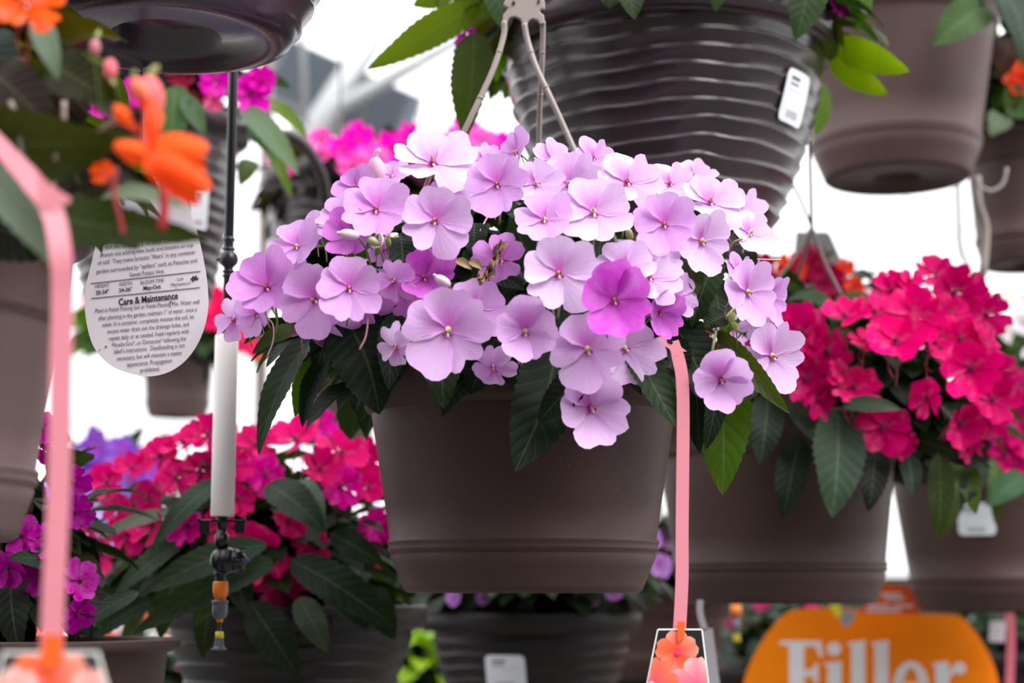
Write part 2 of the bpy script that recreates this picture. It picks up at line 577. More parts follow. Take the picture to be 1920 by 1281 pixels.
# slate coloured heater box under the roof pipes
q = P(635, 190, 7.8)
t = thing('unit_heater', 'dark slate grey metal box hung behind the crossing roof pipes', 'heater', q)
b = MB()
R3 = Matrix.Rotation(radians(23), 3, 'Y') @ Matrix.Rotation(radians(8), 3, 'Z')
b.box(q, (0.36, 0.20, 0.13), R=R3)
b.build('housing', M['slate'], t, smooth=False)
b = MB()
for k in range(5):
    b.box(q + R3 @ V((0, -0.205, -0.1 + k * 0.05)), (0.30, 0.006, 0.006), R=R3)
b.build('louvre', M['black'], t, smooth=False)
# thin hanging cables
for k, (x0, y0, x1, y1, D, r, mt, lab) in enumerate([
        (550, -420, 573, 238, 5.6, 0.0105, 'steel', 'pale grey hanging strap in front of the slate heater box'),
        (693, 166, 655, 262, 7.12, 0.007, 'wirebrown', 'thin brown hanger cord above the hot pink blooms'),
        (790, 112, 786, 240, 7.22, 0.0035, 'steel', 'thin grey cord between the roof pipes and the pink blooms')]):
    mb = MB(); mb.tube([P(x0, y0, D), P((x0 + x1) / 2, (y0 + y1) / 2 + 5, D), P(x1, y1, D)], r, 8)
    o = mb.build('support_cable', M[mt]); tag(o, lab, 'cord')

# ------------------------------------------------------------------ leaves
def leaf(mb, b_, t_, nrm, hw, col, seg=12, droop=0.12, fold=0.22, serr=0.09, skew=0.0):
    b_, t_, nrm = V(b_), V(t_), V(nrm)
    col = tuple(k * 0.62 for k in col)
    ax = t_ - b_
    L = ax.length
    if L < 1e-5: return
    axn = ax / L
    nrm = (nrm - axn * nrm.dot(axn))
    if nrm.length < 1e-4: nrm = axn.orthogonal()
    nrm.normalize()
    side = axn.cross(nrm)
    ss = (-1, -0.5, 0, 0.5, 1)
    rows, uvs = [], []
    ph = random.random() * 6
    for i in range(seg + 1):
        u = i / seg
        ctr = b_ + ax * u + nrm * (droop * L * 4 * u * (1 - u)) + side * (skew * L * sin(pi * u))
        ww = hw * (u ** 0.62) * ((1 - u) ** 0.85) / 0.388 + hw * 0.03 * (1 - u)
        row, uvr = [], []
        for s_ in ss:
            wv = ww
            if abs(s_) == 1 and serr and 0 < i < seg:
                wv = ww * (1 + serr * (0.7 if i % 2 else -0.5))
            rp = 0.05 * hw * sin(u * 15 + ph + s_ * 1.2) * abs(s_)
            row.append(ctr + side * (wv * s_) + nrm * (fold * ww * abs(s_) ** 1.3 + rp))
            uvr.append((s_ * 0.5 + 0.5, u))
        rows.append(row); uvs.append(uvr)
    mb.grid(rows, 0, False, uvs, col)


def vary(c, k=0.25):
    f = 1 + random.uniform(-k, k)
    return (c[0] * f * random.uniform(.9, 1.15), c[1] * f, c[2] * f * random.uniform(.85, 1.1))


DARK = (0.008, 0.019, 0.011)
GREY = (0.026, 0.046, 0.032)
MIDG = (0.013, 0.032, 0.011)
LIME = (0.05, 0.10, 0.006)
OLIVE = (0.045, 0.062, 0.012)
BRONZE = (0.035, 0.026, 0.010)

# ------------------------------------------------------------------ flowers
def flower_mesh(name, mat, amax=0.80, cup=0.25, notch=0.10, seed=0, ragged=0.03, curl=0.15, drop=0.0, ns=12, nt_=8, npet=5, gap=0.0):
    rnd = random.Random(seed)
    mb = MB()
    for k in range(npet):
        th = pi / 2 + 2 * pi * k / npet + rnd.uniform(-.09, .09)
        L = 1.0 + rnd.uniform(-.15, .10)
        if k in (2, 3): L *= 1.08
        am = amax * (1.18 if k == 0 else 1.0) * (1 + rnd.uniform(-.05, .05))
        tw = 0.11 + rnd.uniform(-.05, .10)
        pc = cup + rnd.uniform(-.16, .18)
        nt0 = notch * rnd.uniform(.5, 1.5) * (1.7 if k in (2, 3) else 1)
        off = rnd.uniform(-.2, .2)
        ph = rnd.uniform(0, 6)
        lift = 0.035 * (k % 3)
        rows, uvs, base = [], [], len(mb.v)
        for i in range(nt_ + 1):
            t = i / nt_
            row, ur = [], []
            for j in range(ns + 1):
                s_ = -1 + 2 * j / ns
                edge = (1 - abs(s_) ** 2.6) ** 0.45 if abs(s_) < 1 else 0.0
                Rr = L * (0.40 + 0.60 * edge)
                Rr -= L * nt0 * exp(-((s_ - off) / 0.20) ** 2)
                Rr *= 1 + ragged * sin(5 * s_ + ph) + ragged * 0.4 * sin(12 * s_ + ph * 2)
                r = t * Rr
                ang = th + s_ * am * (0.72 + 0.28 * t) - gap * 0
                z = pc * r * r + s_ * tw * r + lift * t + curl * r * r * (abs(s_) ** 2) * (-1 if k % 2 else 0.4) \
                    + 0.035 * sin(4.5 * s_ + ph) * t * t + drop * r ** 3 - 0.06 * (1 - t) ** 2
                row.append(V((r * cos(ang), r * sin(ang), z)))
                ur.append((s_ * .5 + .5 + k, t))
            rows.append(row); uvs.append(ur)
        topw = 1.0 if k == 0 else (0.5 if k in (1, 4) else 0.18)
        mb.grid(rows, 0, False, uvs, (topw, 0, 0))
    return mb.mesh(name, mat)


def centre_mesh(name, ring, spot, anther):
    mb = MB()
    mb.ball((0, 0.02, 0.02), (0.075, 0.075, 0.05), c=ring, n=10)
    mb.ball((-0.02, -0.01, 0.13), (0.035, 0.05, 0.085), c=anther, n=8)
    mb.ball((-0.085, -0.07, 0.03), (0.03, 0.05, 0.02), c=spot, n=8)
    mb.ball((0.075, -0.085, 0.03), (0.035, 0.045, 0.02), c=spot, n=8)
    mb.ball((0.0, -0.10, 0.035), (0.03, 0.06, 0.018), c=tuple(.3 + .55 * k if anther[1] > .25 else k * .7 for k in (1, .85, .9)) if anther[1] > .25 else spot, n=8)
    return mb.mesh(name, M['part'])


def stalk_mesh(name, col, col2):
    mb = MB()
    pts = catmull([V((0, 0, -0.02)), V((0, -.02, -.18)), V((0.05, -0.2, -.55)), V((0.05, -.55, -1.0)), V((0, -1.0, -1.3))], 3)
    mb.tube(pts, [0.07] + [0.035] * (len(pts) - 1), 6, c=col)
    sp_ = catmull([V((0, -.02, -.05)), V((-.05, -.1, -.35)), V((-.25, -.45, -.75)), V((-.1, -.95, -.8))], 3)
    mb.tube(sp_, [0.10, .06, .04] + [0.025] * (len(sp_) - 3), 6, c=col2)
    return mb.mesh(name, M['stem'])


LIL = [flower_mesh('lilac_bloom', M['lilac'], 0.80, 0.16 + 0.05 * (i % 3), 0.10, 10 + i, 0.025, 0.12) for i in range(6)]
LILCUP = [flower_mesh('lilac_cupped_bloom', M['lilac'], 0.84, 0.62, 0.07, 40 + i, 0.02, 0.05) for i in range(4)]
LILFLOP = [flower_mesh('lilac_floppy_bloom', M['lilac'], 0.70, -0.25, 0.10, 70 + i, 0.04, 0.25) for i in range(3)]
CRI = [flower_mesh('crimson_bloom', M['crimson'], 0.72, 0.05 + 0.16 * (i % 3), 0.12, 100 + i, 0.035, 0.2, ns=10, nt_=6) for i in range(6)]
ORA = [flower_mesh('orange_bloom', M['orange'], 0.62, -0.05 + .15 * i, 0.14, 133 + i, 0.01, 0.2, npet=5) for i in range(3)]
CEN = {'lilac': centre_mesh('lilac_centre', (.50, .02, .22), (.55, .01, .20), (.42, .40, .10)),
       'yellow': centre_mesh('pale_centre', (.62, .55, .35), (.62, .03, .28), (.50, .50, .10)),
       'crimson': centre_mesh('crimson_centre', (.06, 0, .02), (.2, .0, .06), (.16, .03, .05)),
       'orange': centre_mesh('orange_centre', (.6, .02, .01), (.6, .02, .01), (.7, .3, .2))}
STK = {'lilac': stalk_mesh('lilac_stalk', (.22, .25, .10), (.50, .25, .30)),
       'crimson': stalk_mesh('crimson_stalk', (.20, .05, .05), (.35, .03, .06)),
       'orange': stalk_mesh('orange_stalk', (.25, .04, .03), (.35, .03, .03))}


def put(me, name, parent, M4, color=None):
    o = bpy.data.objects.new(name, me)
    sc.collection.objects.link(o)
    o.parent = parent
    o.matrix_local = M4
    if color: o.color = (*color, 1)
    return o


def flower(root, me, pos, f, r, color, roll=0.0, cen='lilac', stk='lilac', parts=True):
    f = V(f).normalized()
    up = V((0, 0, 1)) - f * f.z
    if up.length < 0.15: up = UP - f * UP.dot(f)
    up.normalize()
    x = up.cross(f)
    R = Matrix((x, up, f)).transposed() @ Matrix.Rotation(roll, 3, 'Z')
    m4 = Matrix.Translation(V(pos) - wloc(root)) @ R.to_4x4() @ Matrix.Scale(r, 4)
    o = put(me, 'flower', root, m4, color)
    if parts:
        put(CEN[cen], 'flower_centre', o, Matrix.Scale(1.1, 4))
        # the stalk stays mostly upright in the world, so turn it back by the roll
        put(STK[stk], 'stalk', o, Matrix.Rotation(-roll, 4, 'Z'))
    return o


# ------------------------------------------------------------------ pots
def smooth_pot(rt, rb, h, hb=0.055, fl=0.013):
    """returns outer profile (r, z) from the centre underneath up and over the rim; hb rim band height"""
    g = h - hb                    # groove between body and rim band
    g2 = h * 0.175
    rg2 = rb + (rt - rb) * 0.32
    p = [(0.001, .016), (.32 * rb, .016), (.34 * rb, .003), (.78 * rb, .003), (.80 * rb, 0), (.95 * rb, 0), (rb * 0.985, .003), (rb, .008)]
    p += [(rb + (rg2 - rb) * t, .008 + (g2 - .012) * t) for t in (.3, .6, 1)]
    p += [(rg2 - .0012, g2 - .002), (rg2 + .0022, g2 + .0005), (rg2 + .0028, g2 + .003), (rg2 + .0012, g2 + .0058), (rg2 + .0030, g2 + .008), (rg2 + .0026, g2 + .0108), (rg2 + .0004, g2 + .0125)]
    p += [(rg2 + (rt - .006 - rg2) * t, g2 + .0125 + (g - g2 - .0125) * t) for t in (.25, .5, .75, 1)]
    p += [(rt - .006, g + .001), (rt - .001, g + .004), (rt + .001, g + .008), (rt + .004, h - .014), (rt + .004 + fl * .6, h - .012), (rt + .004 + fl, h - .009), (rt + .004 + fl, h - .002), (rt + .002 + fl, h), (rt - .001, h), (rt - .004, h - .006), (rt - .012, g), (rb, .02), (0.001, .02)]
    return p


def pot_radius_at(prof, z):
    prev = prof[0]
    for q in prof[6:]:
        if prev[1] <= z <= q[1] and q[1] > prev[1]:
            return prev[0] + (q[0] - prev[0]) * (z - prev[1]) / (q[1] - prev[1])
        prev = q
    return prof[-6][0]


def ridge(z, a, seed=0.0, amp=0.0052, pitch=0.0205):
    wob = 0.0095 * noise.noise(V((cos(a) * 1.1 + seed, sin(a) * 1.1, z * 5))) + 0.0050 * noise.noise(V((cos(a) * 3 + seed, sin(a) * 3, z * 14)))
    ph = ((z + wob) / pitch) % 1.0
    s_ = ph / 0.80 if ph < 0.80 else (1 - ph) / 0.20
    am = amp * (0.75 + 0.6 * noise.noise(V((cos(a) * 2, sin(a) * 2 + seed, z * 30))))
    return am * (s_ ** 1.8)


def ridged_pot(rt, rb, h, lip=0.018, lh=0.03, nz=110):
    g = h - lh
    p = [(0.001, .022), (.40 * rb, .022), (.43 * rb, .004), (.72 * rb, .004), (.76 * rb, .0), (.86 * rb, 0), (.97 * rb, .004), (rb, .012)]
    for i in range(1, nz + 1):
        t = i / nz
        p.append((rb + (rt - rb) * (t ** (.75 - .35 * t)), .012 + (g - .012) * t))
    p += [(rt + lip * .7, g + .001), (rt + lip, g + .003), (rt + lip + .003, h - .003), (rt + lip, h), (rt + lip - .006, h), (rt - .004, g), (rb, .03), (.001, .03)]
    return p


def make_pot(root, kind, rt, rb, h, mat, n=96, seed=0.0, nz=110, **kw):
    ctr = wloc(root)
    mb = MB()
    if kind == 'smooth':
        prof = smooth_pot(rt, rb, h, **kw)
        mb.lathe(prof, ctr, n)
    else:
        prof = ridged_pot(rt, rb, h, nz=nz)
        g = h - .03

        def rf(r, z, a):
            if .012 < z < g - .0005 and r > rb * 0.98 and r < rt + .001:
                return r + ridge(z, a, seed) * min(1, (g - z) / .02, (z - .012) / .01)
            return r
        mb.lathe(prof, ctr, n, rf=rf)
    pot = mb.build('pot', M[mat], root)
    sb = MB()
    rows = []
    for i in range(7):
        r = (rt - .006) * i / 6 + .0005
        rows.append([ctr + V((r * cos(2 * pi * j / 24), r * sin(2 * pi * j / 24), h - .035 + .012 * noise.noise(V((r * 40, j, 0))))) for j in range(24)])
    sb.grid(rows, 0, True)
    sb.build('soil', M['soil'], root)
    return pot, prof


def sticker(pot, prof, ang, zc, wd, hg, tilt=0.0, extra=0.006):
    """paper label wrapped on the pot wall; ang measured like the lathe (−90° faces the camera)"""
    ctr = wloc(pot)
    mb = MB()
    rows, uvs = [], []
    N = 8
    for i in range(N + 1):
        v = i / N
        row, ur = [], []
        for j in range(N + 1):
            u = j / N
            # rounded corners
            cu, cv = u - .5, v - .5
            k = max(0, abs(cu) - .42) / .08; k2 = max(0, abs(cv) - .45) / .05
            sh = 1 - 0.07 * (k * k2)
            cu *= sh; cv *= sh
            x_, z_ = cu * wd * cos(tilt) - cv * hg * sin(tilt), cu * wd * sin(tilt) + cv * hg * cos(tilt)
            z = zc + z_
            r = pot_radius_at(prof, z) + extra
            a = ang + x_ / r
            row.append(ctr + V((r * cos(a), r * sin(a), z)))
            ur.append((u, v))
        rows.append(row); uvs.append(ur)
    mb.grid(rows, 0, False, uvs)
    o = mb.build('price_sticker', M['sticker'], pot)
    o['label'] = 'white paper price sticker'
    return o


def hanger(root, apex, ends, r=0.0032, mat='taupe', top=0.5, bow=0.02):
    """stem and three arms of a plastic pot hanger"""
    h = MB()
    h.tube([apex, apex + V((0, 0, top))], r, 8)
    o = h.build('hanger', M[mat], root)
    for e in ends:
        a = MB()
        e = V(e)
        mid = (apex + e) / 2 + V(((e.x - apex.x) * bow * 4, 0, 0.0))
        a.tube(catmull([apex, apex + (mid - apex) * .35 + V((0, 0, -.01)), mid, e], 5), r, 8)
        a.build('hanger_arm', M[mat], o)
    return o


def dome(root, c, rad, nl, cols, ll=(0.07, 0.11), hw=0.36, seed=1, seg=8, low=-0.35, mat='leaf', inner=0.6, droop=0.12, stems=12):
    """a mound of leaves; c centre, rad = (x, y, z) half sizes"""
    random.seed(seed)
    mb = MB()
    c = V(c)
    for k in range(nl):
        while True:
            d = V((random.gauss(0, 1), random.gauss(0, 1), random.gauss(0, 1))).normalized()
            if d.z > low: break
        q = random.uniform(inner, 0.9)
        b_ = c + V((d.x * rad[0], d.y * rad[1], d.z * rad[2])) * q
        L = random.uniform(*ll)
        dr = (V((d.x, d.y, d.z * 0.5 - 0.35 + random.uniform(-.35, .25))) + V((random.uniform(-.5, .5), random.uniform(-.5, .5), 0))).normalized()
        nn = (d * 0.7 + V((0, 0, .9)) + V((random.uniform(-.3, .3), random.uniform(-.3, .3), 0)))
        leaf(mb, b_, b_ + dr * L, nn, L * hw * random.uniform(.75, 1.1) * 0.5 * 1.5, vary(random.choice(cols)), seg, droop * random.uniform(.5, 1.3))
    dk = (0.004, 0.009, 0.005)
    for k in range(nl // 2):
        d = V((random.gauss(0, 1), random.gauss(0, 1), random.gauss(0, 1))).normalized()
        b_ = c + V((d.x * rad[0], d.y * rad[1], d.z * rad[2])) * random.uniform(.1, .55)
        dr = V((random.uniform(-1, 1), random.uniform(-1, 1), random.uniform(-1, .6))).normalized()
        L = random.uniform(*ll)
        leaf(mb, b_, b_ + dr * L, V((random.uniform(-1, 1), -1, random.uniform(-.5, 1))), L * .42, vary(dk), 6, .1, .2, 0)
    o = mb.build('foliage', M[mat], root)
    sb = MB()
    base = V((c.x, c.y, wloc(root).z + 0.08))
    for k in range(stems):
        a = 2 * pi * k / stems
        e = c + V((cos(a) * rad[0] * .6, sin(a) * rad[1] * .6, rad[2] * .55))
        st = c + V((cos(a) * .05, sin(a) * .05, -rad[2] * .5))
        st.z = max(base.z, min(st.z, c.z))
        sb.tube(catmull([st, (st + e) / 2 + V((0, 0, .03)), e], 4), .004, 6, c=(.06, .05, .02))
    sb.build('stem', M['stem'], root)
    return o


def ell(c, rad, px, py):
    """depth at which the view ray through a pixel meets the front of an ellipsoid (else its waist)"""
    d = (P(px, py, 1.0) - CO)
    o_ = CO - c
    A = sum((d[i] / rad[i]) ** 2 for i in range(3))
    B = 2 * sum(d[i] * o_[i] / rad[i] ** 2 for i in range(3))
    C_ = sum((o_[i] / rad[i]) ** 2 for i in range(3)) - 1
    disc = B * B - 4 * A * C_
    t = (-B - sqrt(max(0, disc))) / (2 * A)
    return (t * d.y) if disc > 0 else (-B / (2 * A)) * d.y


def autofacing(c, rad, p, towards=0.9):
    g = V([(p[i] - c[i]) / rad[i] ** 2 for i in range(3)]).normalized()
    return (g - FWD * towards).normalized()


exec_order = []
# ================================================================== 1. the lilac basket in front
D1 = 1.75
base1 = P(981, 1112, D1)
t1 = thing('hanging_basket', 'smooth brown hanging basket in the middle full of lilac pink impatiens blooms', 'hanging basket', base1)
H1 = 0.232
pot1, prof1 = make_pot(t1, 'smooth', 0.1595, 0.1215, H1, 'brown', 128)
c1 = P(955, 610, D1) ; rad1 = V((0.285, 0.25, 0.205))
# hanger: plate with two arches and three arms
ap = P(985, 40, 1.74)
pl = MB()
plate_px = [(954, -60), (1014, -60), (1014, -8), (1022, 2), (1022, 18), (1014, 17), (1012, 22), (1020, 28), (1022, 44), (1013, 46), (1008, 38), (1000, 35), (992, 38), (988, 47), (981, 47), (976, 36), (966, 31), (956, 33), (950, 42), (942, 44), (943, 28), (953, 15), (944, 10), (944, 4), (954, -6)]
pl.prism([P(x, y, 1.74) for x, y in plate_px], V((0, .005, 0)))
hp = pl.build('hanger', M['taupe'], t1, smooth=False)
bv = hp.modifiers.new('bevel', 'BEVEL'); bv.width = 0.0012; bv.segments = 2
dots = MB()
for (x, y, rx, ry) in ((963, 5, 3.2, 3.6), (1010, 2, 2.2, 5.0)):
    dots.prism([P(x + rx * cos(a * pi / 6), y + ry * sin(a * pi / 6), 1.7385) for a in range(12)], V((0, .001, 0)))
dots.build('slot', M['black'], hp, smooth=False)
rim_l = P(668, 690, 1.72); rim_r = P(1262, 690, 1.70)
rim_b = V((base1.x + .01, base1.y + .155, base1.z + H1))
for pts, rr in (([P(946, 40, 1.74), P(944, 70, 1.74), P(925, 130, 1.735), P(888, 210, 1.73), P(850, 290, 1.73), P(800, 400, 1.72), rim_l], .0031),
                ([P(983, 44, 1.74), P(989, 75, 1.74), P(1005, 125, 1.735), P(1033, 185, 1.73), P(1068, 262, 1.73), P(1120, 380, 1.72), rim_r], .0031),
                ([P(1018, 40, 1.745), P(1018, 70, 1.75), P(1016, 130, 1.76), P(1012, 200, 1.78), P(1010, 280, 1.80), rim_b], .0028)):
    a_ = MB()
    cp = catmull(pts, 6)
    a_.tube(cp, rr, 10)
    for kk in (9, 16):    # moulding collars
        if kk < len(cp) - 1:
            a_.tube([cp[kk], cp[kk] + (cp[kk + 1] - cp[kk]) * .2], rr * 1.18, 10)
    a_.build('hanger_arm', M['taupe'], hp)

# foliage: named leaves from the photo, then the mass between them
random.seed(5)
fo = MB()
CF = -FWD


def pl_leaf(mb, bx, by, tx, ty, hw, col, dB, dT, nx=0, nz=.45, droop=.1, fold=.2, seg=26, skew=0.0, roll=0):
    b_, t_ = P(bx, by, dB), P(tx, ty, dT)
    leaf(mb, b_, t_, CF + RIGHT * nx + UP * nz, S(hw, (dB + dT) / 2), col, seg, droop, fold, 0.075, skew)


for a in [
    (598, 622, 485, 853, 33, GREY, 1.64, 1.60, -.6, .2, .16, .35, 30, -.05),
    (610, 630, 552, 782, 30, LIME, 1.68, 1.66, .4, .0, .06, .2, 24, .05),
    (570, 618, 473, 664, 20, OLIVE, 1.66, 1.64, -.2, .6, .16, .3, 22),
    (640, 590, 712, 778, 66, DARK, 1.58, 1.55, 0, .3, .1, .15, 30, -.06),
    (655, 560, 592, 700, 38, DARK, 1.60, 1.60, -.4, .2, .1, .2, 24),
    (618, 660, 567, 802, 23, DARK, 1.63, 1.62, -.5, .2, .08, .4, 24),
    (738, 590, 728, 733, 30, DARK, 1.56, 1.53, .2, .2, .06, .2, 22),
    (825, 600, 832, 766, 44, MIDG, 1.54, 1.50, 0, .3, .08, .2, 26),
    (1045, 630, 964, 886, 66, DARK, 1.56, 1.50, .1, .1, .06, .15, 34, -.04),
    (1098, 690, 1008, 792, 33, DARK, 1.50, 1.49, .2, .2, .06, .2, 24),
    (1180, 640, 1268, 804, 40, MIDG, 1.53, 1.50, .5, .1, .06, .3, 28, .04),
    (1260, 600, 1330, 742, 50, DARK, 1.58, 1.56, .1, .2, .08, .15, 26),
    (1345, 650, 1355, 928, 56, LIME, 1.66, 1.62, -.1, -.05, .04, .15, 34, -.02),
    (1305, 640, 1312, 850, 34, DARK, 1.63, 1.61, -.3, .1, .05, .2, 28),
    (1352, 690, 1322, 845, 24, DARK, 1.60, 1.59, .3, .1, .05, .3, 24),
    (1345, 620, 1481, 776, 22, OLIVE, 1.58, 1.55, -.6, .4, .05, .5, 28),
    (1345, 480, 1296, 616, 34, MIDG, 1.60, 1.57, -.3, .3, .08, .3, 26),
    (1275, 470, 1308, 553, 28, OLIVE, 1.56, 1.55, .4, .3, .08, .3, 20),
    (1375, 440, 1400, 545, 26, MIDG, 1.66, 1.62, .4, .4, .12, .3, 22),
    (1360, 590, 1320, 615, 26, MIDG, 1.58, 1.57, -.2, .5, .06, .3, 20),
    (1395, 560, 1350, 640, 20, LIME, 1.62, 1.60, -.2, .5, .06, .3, 20),
    (1012, 512, 955, 408, 38, MIDG, 1.53, 1.50, -.2, .5, -.02, .25, 24),
    (1035, 425, 950, 400, 34, MIDG, 1.56, 1.54, -.2, .7, .05, .25, 24),
    (890, 418, 888, 482, 27, DARK, 1.55, 1.53, 0, .6, .1, .2, 18),
    (752, 440, 758, 522, 30, DARK, 1.55, 1.52, 0, .6, .1, .2, 20),
    (990, 400, 885, 372, 14, LIME, 1.58, 1.56, 0, .8, .05, .2, 18),
    (690, 470, 738, 430, 20, MIDG, 1.58, 1.56, 0, .8, .1, .2, 18),
    (1245, 440, 1190, 470, 20, MIDG, 1.55, 1.53, 0, .6, .1, .2, 18),
    (1080, 425, 1060, 480, 26, DARK, 1.58, 1.56, 0, .5, .1, .2, 18),
    (1130, 430, 1120, 500, 26, DARK, 1.58, 1.56, 0, .5, .1, .2, 18),
    (885, 500, 985, 545, 26, DARK, 1.55, 1.52, 0, .5, .1, .2, 20),
    (990, 560, 1080, 590, 30, DARK, 1.54, 1.52, 0, .5, .1, .2, 20),
    (950, 540, 1030, 620, 36, DARK, 1.56, 1.54, 0, .3, .1, .2, 20),
    (1000, 480, 940, 560, 30, DARK, 1.56, 1.54, 0, .4, .1, .2, 20),
    (1240, 640, 1290, 700, 36, DARK, 1.57, 1.56, 0, .4, .1, .2, 20),
    (870, 470, 930, 510, 24, MIDG, 1.54, 1.53, 0, .5, .1, .2, 20),
    (1330, 520, 1350, 600, 34, MIDG, 1.62, 1.60, .3, .4, .1, .2, 20),
    (1300, 560, 1250, 610, 28, DARK, 1.56, 1.55, 0, .4, .1, .2, 20),
    (730, 560, 700, 640, 36, DARK, 1.58, 1.56, -.2, .3, .1, .2, 20),
    (770, 560, 760, 660, 40, DARK, 1.60, 1.58, 0, .3, .1, .2, 20),
    (700, 620, 720, 740, 40, DARK, 1.59, 1.57, 0, .2, .1, .2, 20),
    (930, 640, 880, 740, 40, DARK, 1.56, 1.55, 0, .2, .1, .2, 20),
    (1200, 650, 1160, 720, 34, DARK, 1.56, 1.55, 0, .2, .1, .2, 20),
]:
    pl_leaf(fo, *a)
fo_o = fo.build('foliage', M['leaf'], t1)
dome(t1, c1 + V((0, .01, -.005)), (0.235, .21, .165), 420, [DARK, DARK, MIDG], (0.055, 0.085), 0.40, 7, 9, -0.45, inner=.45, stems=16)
# trailing leaves behind the rim
# blooms: x, y, radius px, facing x, facing z, tone 0..1, push towards camera (m), kind, roll
FL1 = [
    (812, 306, 84, .0, .72, .02, .02, 0, .2), (932, 345, 62, -.05, .15, .50, .03, 0, .1), (1113, 398, 76, .05, .42, .16, .03, 0, 0),
    (1176, 342, 68, .12, .52, .12, .0, 0, .3), (1020, 412, 58, -.05, .50, .42, .03, 0, .2), (968, 285, 46, -.80, .25, .45, -.03, 0, .5),
    (1035, 300, 46, .25, .62, .38, -.03, 0, 1.0), (1068, 345, 66, .0, .30, .16, -.03, 0, .2), (1005, 345, 50, .0, .35, .05, -.02, 0, .8),
    (1112, 296, 46, .45, .40, .42, -.01, 0, .2), (705, 392, 66, .08, .35, .50, .03, 0, .1), (668, 350, 42, -.40, .35, .62, -.02, 0, .5),
    (816, 413, 70, .0, .12, .30, .04, 0, 0), (855, 352, 50, .2, .30, .10, -.02, 0, .5), (640, 408, 50, -.30, .45, .42, .0, 0, .2),
    (655, 440, 50, -.10, .25, .80, .02, 1, .4), (556, 462, 55, -.30, .45, .40, .0, 0, .2), (500, 538, 66, -.15, .28, .62, .03, 1, .3),
    (438, 600, 48, -.40, .05, .40, .02, 2, 2.9), (590, 560, 70, -.25, -.02, .52, .02, 0, .5), (655, 540, 64, .15, .10, .46, .04, 0, .2),
    (588, 432, 42, -.55, .40, .32, -.02, 0, .2), (795, 520, 58, .10, .30, .92, .0, 1, .3), (738, 528, 44, -.35, -.20, .62, .02, 2, 2.8),
    (762, 556, 48, .0, -.35, .78, -.03, 2, .5), (840, 620, 86, .0, .04, .36, .05, 0, .05), (893, 580, 62, .30, .20, .42, .0, 0, .6),
    (742, 652, 42, -.35, -.30, .20, .03, 2, 3.0), (985, 622, 64, .08, .04, .36, .04, 1, .1), (925, 690, 44, -.10, -.45, .50, .01, 2, 3.0),
    (1048, 512, 76, .0, .10, .04, .05, 0, .1), (1152, 562, 72, .05, .08, .95, .08, 1, .2), (1172, 500, 60, -.10, .50, .02, .03, 0, .3),
    (1218, 520, 62, .25, .40, .04, .03, 0, .1), (1238, 492, 46, .40, .40, .04, .0, 0, .5), (1238, 585, 46, .50, -.10, .88, .02, 1, .2),
    (1272, 556, 44, .60, .10, .34, .0, 0, .6), (1102, 655, 74, -.03, .06, .28, .05, 0, .15), (1172, 652, 66, .08, -.05, .12, .02, 0, .6),
    (1108, 765, 70, .12, .06, .24, .05, 1, .5), (1246, 420, 62, .0, .12, .50, .04, 0, .2), (1316, 452, 62, .38, -.02, .14, .01, 0, .5),
    (1332, 380, 66, .20, .66, .24, .02, 0, .1), (1392, 400, 54, .50, .50, .20, -.01, 0, .4), (1405, 438, 52, .55, .40, .08, .0, 0, .2),
    (1256, 345, 50, .10, .55, .18, -.03, 0, .5), (1402, 548, 62, .55, .05, .34, .04, 0, .4), (1446, 560, 50, .75, -.10, .52, .02, 0, .3),
    (1352, 712, 62, .05, -.08, .36, .05, 1, .2), (1448, 668, 66, .35, .15, .16, .05, 0, .5), (940, 488, 54, .30, -.35, .68, .01, 2, .3),
    (1385, 510, 40, .60, .30, .5, -.02, 0, .3), (690, 570, 50, .10, -.40, .72, -.02, 2, .4), (735, 330, 36, -.1, .65, .30, -.06, 0, .2),
    (545, 520, 46, -.4, .2, .45, -.02, 0, .7), (620, 600, 44, -.3, -.3, .5, -.01, 2, .7), (1300, 330, 40, .2, .6, .2, -.05, 0, .7),
    (905, 300, 40, .0, .6, .2, -.05, 0, .7), (480, 590, 44, -.5, .1, .5, -.01, 0, .7),
    (1420, 600, 40, .5, -.1, .3, .0, 2, .7), (720, 470, 36, .1, .2, .5, -.02, 2, .7),
]


def lil_col(t):
    a, m_, z_ = V((.84, .66, .90)), V((.77, .44, .83)), V((.64, .11, .62))
    return tuple(a.lerp(m_, t / .5) if t < .5 else m_.lerp(z_, (t - .5) / .5))


random.seed(11)
for k, (x, y, r, fx, fz, tone, dd, kd, roll) in enumerate(FL1):
    D = min(1.80, ell(c1, rad1, x, y))
    if y > 690: D = min(D, 1.56)
    D -= dd
    me = (LIL[k % 6], LILCUP[k % 4], LILFLOP[k % 3])[kd]
    flower(t1, me, P(x, y, D), face_dir(fx, fz), S(r, D), lil_col(tone), roll + random.uniform(-.15, .15), 'lilac' if (tone > .45 or k % 3 == 0) else 'yellow')
# blooms on the far side of the mound
for k in range(16):
    a = pi * (0.05 + 0.9 * k / 15)
    el = random.uniform(.1, .75)
    d = V((cos(a) * cos(el), sin(a) * cos(el), sin(el)))
    p = c1 + V((d.x * .27, d.y * .24, d.z * .17))
    flower(t1, LIL[k % 6], p, (d + V((0, 0, .3))), .034, lil_col(random.uniform(.05, .6)), random.uniform(0, 1))


